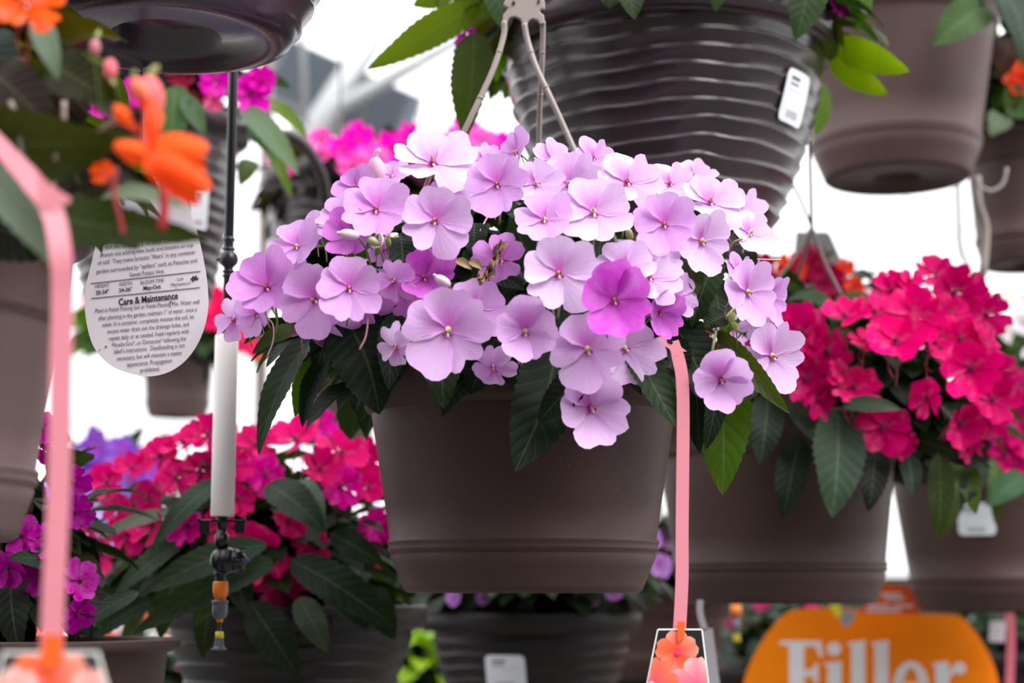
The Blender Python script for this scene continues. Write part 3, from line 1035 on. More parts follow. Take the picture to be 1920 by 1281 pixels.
def bud(root, px, py, D, r, col, tilt=(0, 0, 1), tipcol=None):
    mb = MB()
    z = V(tilt).normalized()
    R = z.to_track_quat('Z', 'Y').to_matrix()
    c = P(px, py, D)
    mb.ball(c, (r * .6, r * .55, r), c=col, n=12, R=R)
    mb.tube(catmull([c + z * r * .8, c + z * r * 1.15 + V((r * .1, 0, 0)), c + z * r * 1.5 + V((r * .4, 0, 0))], 3), [r * .18] * 6 + [r * .04], 6, c=tipcol or col)
    mb.tube(catmull([c - z * r * .8, c - z * r * 1.6 + V((0, .01, -.01)), c - z * r * 2.2 + V((0, .03, -.03))], 3), r * .10, 6, c=(.15, .2, .05))
    return mb.build('bud', M['stem'], root)


for (x, y, D, r, col, tl) in [(706, 322, 1.60, 30, (.75, .45, .62), (-.1, -.2, 1)), (655, 440, 1.49, 20, (.80, .55, .70), (-1, -.3, .1)), (698, 452, 1.50, 15, (.45, .50, .25), (-.8, -.5, .4)),
                              (728, 455, 1.51, 10, (.25, .36, .08), (0, -.5, 1)), (830, 527, 1.46, 18, (.80, .62, .66), (-.9, -.4, .5)), (1215, 425, 1.53, 12, (.40, .38, .12), (.3, -.5, 1)),
                              (1180, 440, 1.53, 13, (.34, .36, .12), (-.3, -.5, 1)), (1200, 405, 1.55, 10, (.35, .14, .30), (.6, -.3, .8)), (1372, 596, 1.57, 13, (.45, .55, .15), (.2, -.5, 1)),
                              (1378, 612, 1.55, 11, (.38, .48, .10), (-.4, -.5, .8)), 
                              (708, 470, 1.53, 10, (.20, .30, .07), (.3, -.5, .9)), (1225, 450, 1.54, 9, (.30, .34, .08), (0, -.5, .9)), (1300, 720, 1.60, 16, (.22, .07, .30), (.1, 0, -1))]:
    bud(t1, x, y, D, S(r, D), col, tl)
# loose spurs and tendrils, stalks
st = MB()
for pts, r, col in [
    ([(687, 552, 1.50), (690, 590, 1.49), (686, 630, 1.49), (674, 656, 1.49)], 1.9, (.42, .18, .24)),
    ([(500, 595, 1.56), (512, 610, 1.56), (512, 640, 1.56), (500, 672, 1.56)], 1.5, (.50, .28, .34)),
    ([(567, 618, 1.57), (566, 640, 1.57), (570, 668, 1.57)], 1.6, (.36, .12, .16)),
    ([(592, 418, 1.56), (615, 425, 1.54), (645, 438, 1.52), (672, 448, 1.51)], 1.6, (.75, .62, .42)),
    ([(700, 445, 1.51), (712, 438, 1.50), (718, 448, 1.49), (714, 462, 1.49), (704, 464, 1.50)], 1.8, (.62, .60, .30)),
    ([(720, 443, 1.50), (735, 445, 1.50), (748, 444, 1.50)], 1.4, (.60, .50, .25)),
    ([(1000, 575, 1.54), (1008, 562, 1.53), (1016, 552, 1.52)], 2.2, (.55, .42, .36)),
    ([(918, 400, 1.56), (908, 418, 1.55), (900, 434, 1.54)], 2.0, (.42, .22, .28)),
    ([(1335, 660, 1.56), (1339, 640, 1.56), (1343, 618, 1.57)], 3.2, (.28, .34, .14)),
    ([(1350, 600, 1.60), (1368, 588, 1.60), (1390, 560, 1.61), (1398, 540, 1.62)], 2.8, (.36, .36, .18)),
    ([(1366, 470, 1.60), (1375, 455, 1.58), (1392, 448, 1.57)], 2.2, (.55, .42, .24)),
    ([(1408, 430, 1.63), (1398, 455, 1.63), (1392, 475, 1.63)], 2.2, (.55, .48, .40)),
    ([(1420, 486, 1.55), (1445, 487, 1.54), (1465, 487, 1.54)], 1.2, (.80, .62, .42)),
    ([(812, 320, 1.60), (803, 332, 1.60), (800, 350, 1.61)], 3.2, (.48, .36, .34)),
    ([(806, 330, 1.60), (798, 345, 1.61), (796, 356, 1.61)], 2.6, (.38, .42, .16)),
]:
    st.tube(catmull([P(*q) for q in pts], 5), S(r, 1.55), 7, c=col)
    st.build('tendril', M['stem'], t1); st = MB()
# brown withered petals beside the pink one
for (x, y, dx, dy, w_, col) in [(855, 488, 30, 18, 9, (.42, .26, .13)), (880, 490, 26, 16, 9, (.38, .24, .12)), (915, 500, 14, 22, 8, (.55, .30, .20)), (925, 480, 30, -26, 10, (.30, .18, .12)), (905, 515, 12, 14, 9, (.50, .16, .26))]:
    leaf(st, P(x, y, 1.47), P(x + dx, y + dy, 1.465), CF + UP * .4, S(w_, 1.47), col, 10, .15, .5)
    st.build('withered_petal', M['stem'], t1); st = MB()
cr = MB()
rows = []
for i in range(15):
    u = i / 14
    row = []
    for j in range(7):
        v = j / 6
        q_ = P(893 + 45 * u + 6 * v, 525 - 70 * u * u + 22 * (v - .5) * (1 - .3 * u), 1.462)
        nz_ = noise.noise(V((u * 9, v * 7, 3.1))) + .5 * noise.noise(V((u * 23, v * 17, 1.1)))
        row.append(q_ + V((.004 * noise.noise(V((u * 14, v * 9, 8))), -.010 * nz_, .006 * noise.noise(V((v * 11, u * 13, 5))))))
    rows.append(row)
cr.grid(rows, c=(.34, .18, .12))
cr.build('withered_petal', M['stem'], t1)
# soft fallen petals hanging at the left
leaf(st, P(600, 605, 1.55), P(545, 632, 1.55), CF + UP * .4, S(14, 1.5), (.35, .10, .30), 10, .15, .5)
st.build('withered_petal', M['stem'], t1); st = MB()
leaf(st, P(590, 620, 1.56), P(605, 652, 1.56), CF + UP * .4, S(12, 1.5), (.16, .05, .14), 10, .15, .5)
st.build('withered_petal', M['stem'], t1)

# ================================================================== 2. big ridged basket above right
D2 = 2.12
b2 = P(1250, 470, D2)
t2 = thing('hanging_basket', 'large dark ridged hanging basket with a white sticker, directly above the lilac blooms', 'hanging basket', b2)
rt2, rb2 = S(306, D2), S(186, D2)
h2 = P(1250, 72, D2).z - b2.z
pot2, prof2 = make_pot(t2, 'ridged', rt2, rb2, h2, 'ridged', 220, 3.1, 150)
sticker(pot2, prof2, radians(-39.5), h2 - 0.114, 0.052, 0.062, radians(-3), 0.0055)
fo = MB(); random.seed(21)
for a in [
    (900, 10, 690, 130, 34, OLIVE, 2.0, 1.95, 0, -.4, .12, .15, 30, .04),
    (890, 60, 872, 262, 44, (.030, .045, .010), 2.0, 1.96, -.3, -.1, .1, .15, 30, -.05),
    (915, -60, 948, 62, 40, GREY, 1.93, 1.90, .2, .6, .1, .2, 26),
    (905, -20, 850, 60, 44, OLIVE, 2.05, 2.02, 0, -.3, .1, .2, 24),
    (850, -30, 775, 12, 30, OLIVE, 2.05, 2.02, 0, -.3, .1, .2, 24),
    (930, 20, 930, 155, 26, LIME, 2.12, 2.08, .3, 0, .05, .2, 24),
    (940, 40, 905, 110, 40, BRONZE, 2.05, 2.03, 0, 0, .05, .2, 24),
    (1160, -50, 1190, 37, 34, GREY, 1.86, 1.83, .2, .6, .1, .2, 24),
    (1350, -60, 1342, 22, 26, GREY, 1.86, 1.84, 0, .6, .1, .2, 22),
    (1520, -60, 1492, 76, 42, GREY, 1.88, 1.85, .2, .5, .1, .2, 26),
    (1620, -40, 1604, 60, 22, LIME, 2.06, 2.04, 0, -.4, .06, .2, 24),
    (1568, 80, 1706, 134, 32, (.07, .10, .006), 2.10, 2.05, 0, -.4, .1, .15, 26),
    (1555, 108, 1666, 178, 26, (.07, .10, .006), 2.12, 2.10, 0, -.5, .1, .15, 26),
    (1535, 150, 1530, 255, 26, (.05, .09, .01), 2.30, 2.28, .4, 0, .05, .2, 24),
]:
    pl_leaf(fo, *a)
fo.build('foliage', M['leaf_thin'], t2)
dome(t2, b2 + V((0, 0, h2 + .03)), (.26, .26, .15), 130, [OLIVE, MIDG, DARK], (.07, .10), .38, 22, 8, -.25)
for (x, y, r, fx, fz, D) in [(872, 55, 42, -.4, -.3, 2.08), (1572, 10, 26, .5, .2, 2.0), (800, -60, 50, -.3, .3, 2.0)]:
    flower(t2, CRI[0], P(x, y, D), face_dir(fx, fz), S(r, D), (.60, .0, .40), .3, 'crimson', 'crimson')
for k in range(14):
    a = 2 * pi * k / 14
    p = b2 + V((cos(a) * .2, sin(a) * .2, h2 + .14 + .03 * sin(k * 3)))
    flower(t2, CRI[k % 6], p, V((cos(a) * .6, sin(a) * .6, 1)), .032, (.60, 0, .40), k, 'crimson', 'crimson')
hanger(t2, b2 + V((0, 0, h2 + .42)), [b2 + V((rt2 * cos(a), rt2 * sin(a), h2)) for a in (.5, 2.6, 4.7)], mat='taupe')

# ================================================================== 3. smooth brown basket top right
D3 = 2.70
b3 = P(1682, 338, D3)
t3 = thing('hanging_basket', 'smooth brown hanging basket seen from below in the top right, with a dark round base', 'hanging basket', b3)
h3 = P(1685, 6, D3).z - b3.z
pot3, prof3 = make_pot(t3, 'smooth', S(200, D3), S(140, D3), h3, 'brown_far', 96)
fo = MB(); random.seed(31)
for a in [
    (1850, 10, 1748, 86, 42, (.05, .10, .03), 2.5, 2.45, 0, .3, .1, .2, 20), (1900, -30, 1880, 40, 40, MIDG, 2.5, 2.45, 0, .4, .1, .2, 20),
    (1880, -20, 1925, 130, 40, GREY, 2.4, 2.35, .3, .3, .1, .2, 20), (1830, -20, 1790, 40, 30, DARK, 2.5, 2.5, 0, .3, .1, .2, 20),
    (1910, 20, 1905, 80, 40, DARK, 2.5, 2.5, 0, .3, .1, .2, 20), (1895, 60, 1872, 150, 26, (.05, .02, .02), 2.5, 2.5, 0, .3, .1, .2, 20),
]:
    pl_leaf(fo, *a)
fo.build('foliage', M['leaf'], t3)
dome(t3, b3 + V((0.02, 0, h3 + .04)), (.26, .24, .14), 110, [MIDG, GREY, DARK], (.07, .11), .38, 32, 8, -.1)
for (x, y, r) in [(1920, 0, 40), (1840, -60, 40), (1600, -70, 40)]:
    flower(t3, CRI[1], P(x, y, 2.55), face_dir(.1, .2), S(r, 2.55), (.75, .01, .03), .3, 'crimson', 'crimson')
hanger(t3, b3 + V((0, 0, h3 + .40)), [b3 + V((S(200, D3) * cos(a), S(200, D3) * sin(a), h3)) for a in (.5, 2.6, 4.7)], mat='taupe')

# ================================================================== 4. dark ridged basket top left
D4 = 1.52
b4 = P(312, 78, D4)
t4 = thing('hanging_basket', 'dark ridged hanging basket seen from below at the top edge, over the coral buds', 'hanging basket', b4)
make_pot(t4, 'ridged', .165, S(250, D4), .20, 'ridged', 180, 7.7, 110)
dome(t4, b4 + V((0, 0, .23)), (.22, .22, .13), 90, [MIDG, DARK, GREY], (.07, .10), .38, 42, 8, 0)
for k in range(8):
    a = 2 * pi * k / 8
    flower(t4, CRI[k % 6], b4 + V((cos(a) * .15, sin(a) * .15, .35)), V((cos(a) * .6, sin(a) * .6, 1)), .032, (.60, 0, .40), k, 'crimson', 'crimson')
hanger(t4, b4 + V((0, 0, .62)), [b4 + V((.168 * cos(a), .168 * sin(a), .2)) for a in (.5, 2.6, 4.7)])

# ================================================================== 5. orange basket close at the left edge
D5 = 1.28
b5 = P(-285, 1012, D5)
t5 = thing('hanging_basket', 'blurred brown hanging basket cut by the left edge, with big orange blooms and bronze leaves', 'hanging basket', b5)
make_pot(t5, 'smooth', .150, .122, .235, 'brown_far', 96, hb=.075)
fo = MB(); random.seed(51)
for a in [
    (-60, 220, 240, 260, 92, (.050, .055, .012), 1.12, 1.02, .1, -.5, .14, .2, 26), (-20, 130, 120, 260, 60, (.045, .022, .014), 1.10, 1.05, 0, .2, .1, .2, 22),
    (60, 230, 30, 420, 50, (.025, .014, .012), 1.12, 1.10, 0, .2, .1, .2, 22), (120, 260, 180, 420, 60, (.020, .016, .010), 1.12, 1.10, 0, .2, .1, .2, 22),
    (60, 390, 392, 448, 50, (.045, .075, .010), 1.06, .99, .1, .2, .12, .2, 28, .06), (190, 372, 352, 392, 22, (.16, .20, .17), 1.08, 1.02, 0, .6, .1, .2, 22),
    (-60, 300, 138, 530, 40, (.12, .16, .13), 1.02, .97, .2, .4, .1, .2, 26), (70, 30, 110, 150, 26, (.13, .19, .15), 1.06, 1.04, .1, .5, .1, .2, 20),
    (40, 260, 260, 340, 60, (.016, .014, .010), 1.14, 1.12, 0, .3, .1, .2, 20), (-40, 420, 130, 470, 60, (.016, .018, .010), 1.14, 1.12, 0, .1, .1, .2, 20),
    (110, 330, 260, 470, 55, (.05, .04, .028), 1.12, 1.08, 0, .2, .1, .2, 20), (-30, 60, 20, 200, 60, (.03, .05, .045), 1.15, 1.12, 0, .2, .1, .2, 20),
    (150, 150, 60, 330, 60, (.030, .012, .010), 1.14, 1.13, 0, .1, .1, .2, 20), (90, 120, 210, 190, 50, (.040, .038, .012), 1.14, 1.10, 0, .1, .1, .2, 20),
]:
    a = list(a); q_ = 1.0 if a[5][2] > .10 else .5; a[5] = tuple(v * q_ for v in a[5]); pl_leaf(fo, *a)
fo.build('foliage', M['leaf'], t5)
dome(t5, b5 + V((-.02, 0, .31)), (.22, .19, .14), 160, [BRONZE, (.02, .02, .01), OLIVE], (.07, .10), .42, 52, 9, -.25)
ORC = (.95, .10, .012)
for k, (x, y, r, fx, fz, D, kd) in enumerate([(50, 8, 74, .2, .55, 1.0, 0), (196, 326, 28, -.3, .3, 1.03, 2), (-30, -10, 60, -.2, .5, 1.05, 1)]):
    flower(t5, ORA[kd], P(x, y, D), face_dir(fx, fz), S(r, D), ORC, (.2, 1, .5)[k], 'orange', 'orange')
# the large orange bloom seen from the side: two broad lobed petals, a side petal and a hood
M['orange_attr'] = attr_material('orange_side_petal', .5, .4, .1)


def petal3d(mb, bx, by, tx, ty, hwp, D0, D1_, col, bend=.02, notch=.10):
    b_, t_ = P(bx, by, D0), P(tx, ty, D1_)
    ax = t_ - b_
    side = ax.cross(CF).normalized()
    nn = side.cross(ax).normalized()
    rows = []
    for i in range(11):
        u = i / 10
        ww = S(hwp, D0) * (sin(pi * min(1, u * .76 + .03)) ** .6) * (.35 + .65 * u)
        row = []
        for j in range(9):
            s_ = -1 + j / 4
            end = notch * exp(-(s_ / .25) ** 2) if u > .6 else 0
            uu = u * (1 - .24 * abs(s_) ** 3) - end * (u - .6) / .4 * .9
            row.append(b_ + ax * uu + side * ww * s_ + nn * (bend * sin(pi * u) + .006 * cos(2.2 * s_) * u))
        rows.append(row)
    mb.grid(rows, c=col)


bl = thing_flower = MB()
petal3d(bl, 285, 285, 396, 298, 48, .965, .95, (.95, .11, .012), .015, .04)
petal3d(bl, 280, 290, 392, 374, 44, .955, .94, (.95, .09, .01), .02, .10)
petal3d(bl, 318, 312, 222, 274, 30, .955, .97, (.95, .12, .015), .01, .05)
petal3d(bl, 296, 305, 286, 190, 22, .96, .97, (.93, .09, .02), .01, .02)
petal3d(bl, 262, 250, 224, 205, 22, .97, .98, (.95, .14, .02), .01, .05)
bl.build('flower', M['orange_attr'], t5)
for (x, y, D, r, col, tl) in [(283, 182, .98, 44, (.85, .10, .12), (-.1, .1, 1)), (263, 172, .965, 30, (.9, .17, .08), (-.5, -.3, 1)), (207, 130, 1.02, 24, (.62, .10, .13), (.1, -.2, -1)), (178, 90, 1.03, 18, (.55, .20, .22), (.1, -.2, 1)), (183, 66, 1.03, 9, (.35, .45, .12), (.2, 0, 1))]:
    bud(t5, x, y, D, S(r, D), col, tl, (.30, .30, .10))
st = MB()
for pts, r, col in [([(218, 315, 1.0), (214, 360, 1.0), (228, 420, 1.0), (235, 455, 1.0)], 5, (.40, .04, .05)), ([(308, 360, .98), (308, 395, .98), (303, 432, .98)], 9, (.40, .01, .02)),
                    ([(20, 190, 1.05), (40, 260, 1.05), (45, 320, 1.05)], 6, (.30, .26, .22)), ([(120, 190, 1.05), (118, 250, 1.05), (105, 300, 1.04)], 6, (.34, .25, .22)),
                    ([(285, 200, .98), (275, 240, .97), (285, 290, .96)], 9, (.90, .14, .05)), ([(230, 205, 1.0), (205, 235, 1.02), (170, 262, 1.05)], 7, (.38, .22, .18)),
                    ([(40, 110, 1.1), (30, 200, 1.1), (60, 300, 1.12)], 8, (.28, .05, .05)), ([(95, 300, 1.1), (100, 400, 1.1), (80, 500, 1.12)], 7, (.20, .12, .08))]:
    st.tube(catmull([P(*q) for q in pts], 5), S(r, 1.0), 8, c=col)
    st.build('flower_stalk', M['stem'], t5); st = MB()

# ================================================================== 6. crimson basket right
D6 = 2.33
b6 = P(1462, 1132, D6)
t6 = thing('hanging_basket', 'smooth brown hanging basket of deep crimson blooms just right of the coral strap', 'hanging basket', b6)
h6 = .245
pot6, prof6 = make_pot(t6, 'smooth', S(226, D6) , S(180, D6), h6, 'brown', 96)
c6 = P(1640, 720, D6 - .02); rad6 = V((.20, .22, .155))
fo = MB(); random.seed(61)
for a in [
    (1570, 770, 1560, 972, 52, (.024, .050, .028), 2.12, 2.05, .1, .3, .08, .2, 28), (1470, 740, 1580, 880, 34, GREY, 2.14, 2.10, .3, .3, .1, .2, 24),
    (1440, 740, 1425, 875, 34, DARK, 2.14, 2.10, 0, .3, .1, .2, 24), (1500, 820, 1468, 975, 32, DARK, 2.16, 2.12, -.2, .2, .1, .2, 24),
    (1640, 830, 1628, 960, 30, (.008, .012, .008), 2.14, 2.10, 0, .2, .1, .2, 22), (1700, 850, 1712, 935, 22, DARK, 2.12, 2.08, 0, .2, .1, .2, 22),
    (1760, 850, 1758, 1010, 26, (.03, .05, .01), 2.16, 2.14, 0, .1, .1, .2, 24), (1790, 840, 1830, 965, 26, (.05, .09, .01), 2.2, 2.16, 0, .1, .1, .2, 24),
    (1580, 760, 1690, 768, 18, (.05, .085, .06), 2.08, 2.05, 0, .5, .1, .2, 20), (1480, 560, 1580, 600, 30, (.09, .13, .10), 2.3, 2.25, 0, .5, .1, .2, 20),
    (1440, 600, 1560, 590, 30, MIDG, 2.3, 2.25, 0, .5, .1, .2, 20), (1560, 590, 1640, 560, 28, (.10, .14, .10), 2.25, 2.2, 0, .5, .1, .2, 20),
    (1700, 820, 1860, 880, 26, DARK, 2.2, 2.16, 0, .3, .1, .2, 20), (1840, 860, 1800, 950, 24, DARK, 2.2, 2.16, 0, .3, .1, .2, 20),
]:
    pl_leaf(fo, *a)
fo.build('foliage', M['leaf'], t6)
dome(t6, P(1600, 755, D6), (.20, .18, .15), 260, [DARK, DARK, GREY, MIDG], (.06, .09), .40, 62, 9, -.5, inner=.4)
FL6 = [(1600, 728, 58, .0, .50, 1), (1655, 800, 56, .0, .05, .6), (1500, 625, 62, -.1, .2, .8), (1550, 660, 58, .1, .1, .7), (1450, 660, 52, -.4, .1, .7), (1680, 640, 60, .1, .45, 1),
       (1672, 545, 48, -.2, .4, .8), (1715, 590, 66, .1, .40, .9), (1790, 548, 58, .0, .25, .55), (1800, 635, 52, .3, .2, 1), (1850, 590, 50, .4, .1, .5), (1820, 690, 62, -.2, .2, .9),
       (1862, 705, 58, .3, -.1, .7), (1738, 745, 44, -.75, .2, .8), (1800, 795, 46, .2, -.2, .8), (1858, 790, 44, .4, -.2, .7), (1755, 515, 44, .1, .5, .6), (1585, 592, 46, .0, .85, .9),
       (1640, 585, 50, .0, .6, .9), (1745, 660, 34, .3, .6, .7), (1510, 710, 50, -.1, -.1, .5), (1580, 700, 34, .5, .2, .8), (1845, 640, 46, .4, .3, .6), (1690, 830, 30, .1, -.2, .6),
       (1462, 730, 44, -.2, -.2, .5), (1620, 640, 36, .1, .7, .8), (1860, 750, 50, .1, .1, .6), (1780, 590, 50, -.1, .4, .7), (1710, 540, 40, .3, .5, .8), (1530, 745, 40, .1, -.3, .5), (1815, 840, 34, .2, -.2, .6)]


def cri_col(t):
    return tuple(V((.17, .0, .04)).lerp(V((.78, .0, .165)), t))


for k, (x, y, r, fx, fz, t) in enumerate(FL6):
    D = min(2.36, ell(c6, rad6, x, y)) - .01 - .01 * (k % 3)
    fx += random.uniform(-.35, .35); fz += random.uniform(-.3, .3)
    fx = max(-.8, min(.8, fx)); fz = max(-.5, min(.75, fz))
    if fx * fx + fz * fz > .9: fx *= .7; fz *= .7
    flower(t6, CRI[k % 6], P(x, y, D), face_dir(fx, fz), S(r * .95, D), cri_col(t), random.uniform(-.5, .5), 'crimson', 'crimson')
for k in range(8):
    a = pi * (k + .5) / 8
    p = P(1600, 740, D6) + V((cos(a) * .18, sin(a) * .17, .10))
    flower(t6, CRI[k % 6], p, V((cos(a), sin(a), .7)), .034, cri_col(.7), k, 'crimson', 'crimson')
ax_ = P(1522, 425, 2.33)
hg = hanger(t6, ax_, [b6 + V((S(226, D6) * cos(a), S(226, D6) * sin(a), h6)) for a in (-.35, 1.7, 3.6)], .0024, 'wirebrown', .7, .0)
kk = MB(); kk.tube(catmull([P(1484, 340, 2.33), P(1502, 378, 2.32), P(1522, 425, 2.33)], 5), .0020, 8)
kk.build('hanger_arm', M['wirebrown'], hg)

# ================================================================== 7. far right basket
D7 = 2.95
b7 = P(1862, 1148, D7)
t7 = thing('hanging_basket', 'smooth brown hanging basket with a grey white label, cut by the right edge', 'hanging basket', b7)
pot7, prof7 = make_pot(t7, 'smooth', S(182, D7), S(135, D7), .27, 'brown', 96)
sticker(pot7, prof7, radians(-113), .150, .060, .052, 0, .003)
fo = MB(); random.seed(71)
for a in [(1800, 850, 1762, 1010, 30, (.03, .05, .01), 2.72, 2.68, 0, .1, .1, .2, 20), (1860, 860, 1866, 985, 16, (.05, .10, .02), 2.72, 2.70, 0, .1, .1, .2, 20), (1920, 890, 1848, 950, 26, (.03, .09, .04), 2.70, 2.66, 0, .5, .1, .2, 20),
          (1780, 840, 1740, 920, 30, DARK, 2.75, 2.72, 0, .1, .1, .2, 20)]:
    pl_leaf(fo, *a)
fo.build('foliage', M['leaf'], t7)
dome(t7, b7 + V((0.02, 0, .31)), (.22, .18, .13), 120, [DARK, MIDG, GREY], (.06, .10), .38, 72, 8, -.2)
for k, (x, y, r) in enumerate([(1885, 850, 34), (1905, 770, 44), (1920, 820, 40), (1870, 745, 34), (1915, 720, 34), (1900, 880, 26), (1790, 810, 34)]):
    flower(t7, CRI[k % 6], P(x, y, 2.74), face_dir(-.1 + .1 * (k % 3), .1 * k - .2), S(r, 2.74), (.62, .0, .16), k * .8, 'crimson', 'crimson')

# ================================================================== 8. crimson basket lower left
D8 = 2.30
b8 = P(545, 1330, D8)
t8 = thing('hanging_basket', 'dark ridged hanging basket of crimson blooms with long grey green leaves, behind the white pipe', 'hanging basket', b8)
h8 = P(545, 1135, D8).z - b8.z
make_pot(t8, 'ridged', S(222, D8), S(170, D8), h8, 'ridged_shaded', 150, 1.3, 70)
c8 = P(455, 985, D8); rad8 = V((.205, .2, .15))
fo = MB(); random.seed(81)
for a in [
    (420, 900, 282, 1035, 22, GREY, 2.12, 2.06, 0, .5, .18, .2, 24), (500, 1020, 265, 1115, 32, GREY, 2.06, 2.0, 0, .5, .12, .2, 26), (520, 1050, 250, 1190, 32, (.03, .05, .035), 2.08, 2.02, 0, .4, .14, .2, 26),
    (500, 910, 612, 1000, 36, GREY, 2.1, 2.06, .2, .5, .16, .2, 24), (560, 900, 606, 990, 26, (.08, .12, .10), 2.1, 2.06, .2, .4, .1, .2, 24), (545, 1050, 745, 1180, 40, DARK, 2.08, 2.04, .2, .4, .1, .2, 26),
    (440, 1070, 366, 1175, 22, (.06, .08, .06), 2.06, 2.02, 0, .3, .1, .2, 22), (340, 1020, 215, 1120, 22, GREY, 2.1, 2.05, -.2, .4, .12, .2, 22), (350, 1040, 300, 1200, 30, (.02, .035, .012), 2.1, 2.08, -.2, .2, .1, .2, 24),
    (560, 1120, 615, 1225, 28, (.04, .055, .04), 2.06, 2.03, .1, .3, .1, .2, 22), (470, 1130, 560, 1270, 40, (.015, .025, .018), 2.08, 2.06, .1, .3, .1, .2, 22), (300, 1120, 150, 1215, 20, DARK, 2.1, 2.06, -.2, .4, .12, .2, 22),
    (400, 1100, 380, 1235, 26, (.02, .03, .015), 2.1, 2.08, 0, .2, .1, .2, 22), (620, 1000, 720, 1060, 26, DARK, 2.1, 2.08, .1, .3, .1, .2, 22), (330, 960, 180, 1010, 14, (.10, .12, .10), 2.1, 2.05, 0, .5, .12, .2, 22),
    (690, 1100, 740, 1200, 30, DARK, 2.12, 2.1, 0, .3, .1, .2, 20), (640, 1080, 690, 1180, 34, DARK, 2.12, 2.1, 0, .3, .1, .2, 20), (430, 930, 330, 940, 24, (.03, .05, .01), 2.14, 2.1, 0, .3, .1, .2, 20),
]:
    pl_leaf(fo, *a)
fo.build('foliage', M['leaf'], t8)
dome(t8, P(480, 1050, D8), (.20, .18, .15), 260, [DARK, DARK, (.02, .03, .015), GREY], (.07, .10), .34, 82, 9, -.4, inner=.4)
MG = (.72, .0, .30)
FL8 = [(300, 855, 46, -.1, .6, .7), (345, 830, 48, .0, .7, .8), (390, 815, 42, .0, .6, .6), (330, 895, 44, -.2, .2, .6), (200, 905, 40, -.3, .2, .7), (248, 878, 36, -.1, .4, .6), (235, 1000, 42, -.3, .1, .6),
       (186, 1040, 42, -.4, .1, .9), (285, 985, 42, -.1, .1, .6), (275, 935, 40, -.3, .2, .4), (480, 835, 44, .0, .6, .7), (555, 825, 56, .0, .7, .9), (598, 795, 36, .1, .4, MG), (640, 850, 56, .1, .5, .85), (680, 862, 44, .3, .4, .7),
       (497, 890, 44, .2, .2, MG), (640, 912, 46, .1, .1, MG), (708, 985, 42, .2, .1, MG), (482, 1035, 64, .0, .1, 1.0), (415, 985, 42, -.1, .1, .8), (540, 975, 40, .2, .2, .8), (585, 1020, 38, .4, .1, .8), (530, 1100, 58, .1, -.1, .45),
       (350, 985, 36, .0, .2, MG), (375, 880, 40, .0, .3, .4), (440, 870, 40, .0, .3, .6), (600, 880, 44, .1, .3, .6), (220, 955, 34, -.2, .2, .5), (425, 815, 30, 0, .5, .5), (690, 915, 36, .3, .2, .8), (165, 995, 30, -.4, .2, .6), (445, 935, 36, 0, .2, .5)]
for k, (x, y, r, fx, fz, t) in enumerate(FL8):
    D = min(2.3, ell(c8, rad8, x, y)) - .01 * (k % 3)
    fx += random.uniform(-.35, .35); fz += random.uniform(-.3, .3)
    fx = max(-.8, min(.8, fx)); fz = max(-.5, min(.75, fz))
    if fx * fx + fz * fz > .9: fx *= .7; fz *= .7
    flower(t8, CRI[k % 6], P(x, y, D), face_dir(fx, fz), S(r * .97, D), t if isinstance(t, tuple) else cri_col(t), random.uniform(-.5, .5), 'crimson', 'crimson')

# ================================================================== 9. ridged basket low in the middle
D9 = 2.75
b9 = P(996, 1345, D9)
t9 = thing('hanging_basket', 'dark ridged hanging basket with a square white label below the lilac basket', 'hanging basket', b9)
h9 = P(996, 1148, D9).z - b9.z
pot9, prof9 = make_pot(t9, 'ridged', S(180, D9), S(135, D9), h9, 'ridged_shaded', 120, 5.3, 60)
sticker(pot9, prof9, radians(-106), h9 - .088, .062, .052, 0, .005)
dome(t9, b9 + V((0, 0, h9 + .035)), (.20, .18, .085), 150, [DARK, (.02, .045, .025), GREY], (.06, .09), .38, 92, 8, -.2)
for k, (x, y, r) in enumerate([(1235, 1060, 24), (1225, 1010, 18), (1150, 1110, 18), (850, 1122, 16), (905, 1122, 14), (1110, 1125, 14), (1180, 1085, 18)]):
    flower(t9, LIL[k % 6], P(x, y, 2.62), face_dir(0, .3), S(r, 2.62), (.65, .30, .78), k, 'lilac')
for k in range(6):
    flower(t9, LIL[k % 6], b9 + V((-.14 + .055 * k, .06, h9 + .09)), V((0, .3, 1)), .026, (.65, .30, .78), k, 'lilac')

# ================================================================== 10. ridged basket behind the care tag
D10 = 2.62
b10 = P(275, 590, D10)
t10 = thing('hanging_basket', 'dark ridged hanging basket with magenta blooms, behind the white care tag', 'hanging basket', b10)
h10 = P(275, 232, D10).z - b10.z
pot10, prof10 = make_pot(t10, 'ridged', S(162, D10), S(112, D10), h10, 'ridged', 130, 9.9, 80)
sticker(pot10, prof10, radians(-42), h10 - .155, .034, .062, radians(4), .005)
fo = MB(); random.seed(101)
for a in [(330, 160, 325, 290, 36, (.05, .10, .03), 2.42, 2.38, 0, .2, .1, .2, 22), (345, 180, 385, 255, 20, (.07, .12, .06), 2.40, 2.38, .1, .4, .1, .2, 20), (450, 200, 560, 330, 26, (.13, .19, .12), 2.45, 2.40, .2, .5, .12, .2, 22),
          (470, 230, 520, 300, 26, (.10, .16, .10), 2.45, 2.42, .2, .5, .12, .2, 22), (500, 190, 578, 262, 15, (.10, .17, .01), 2.5, 2.46, .2, .5, .12, .2, 22), (500, 270, 548, 372, 14, (.09, .15, .02), 2.5, 2.46, .2, .2, .12, .2, 22),
          (470, 300, 450, 350, 20, (.06, .10, .02), 2.5, 2.46, .2, .2, .12, .2, 22)]:
    pl_leaf(fo, *a)
fo.build('foliage', M['leaf'], t10)
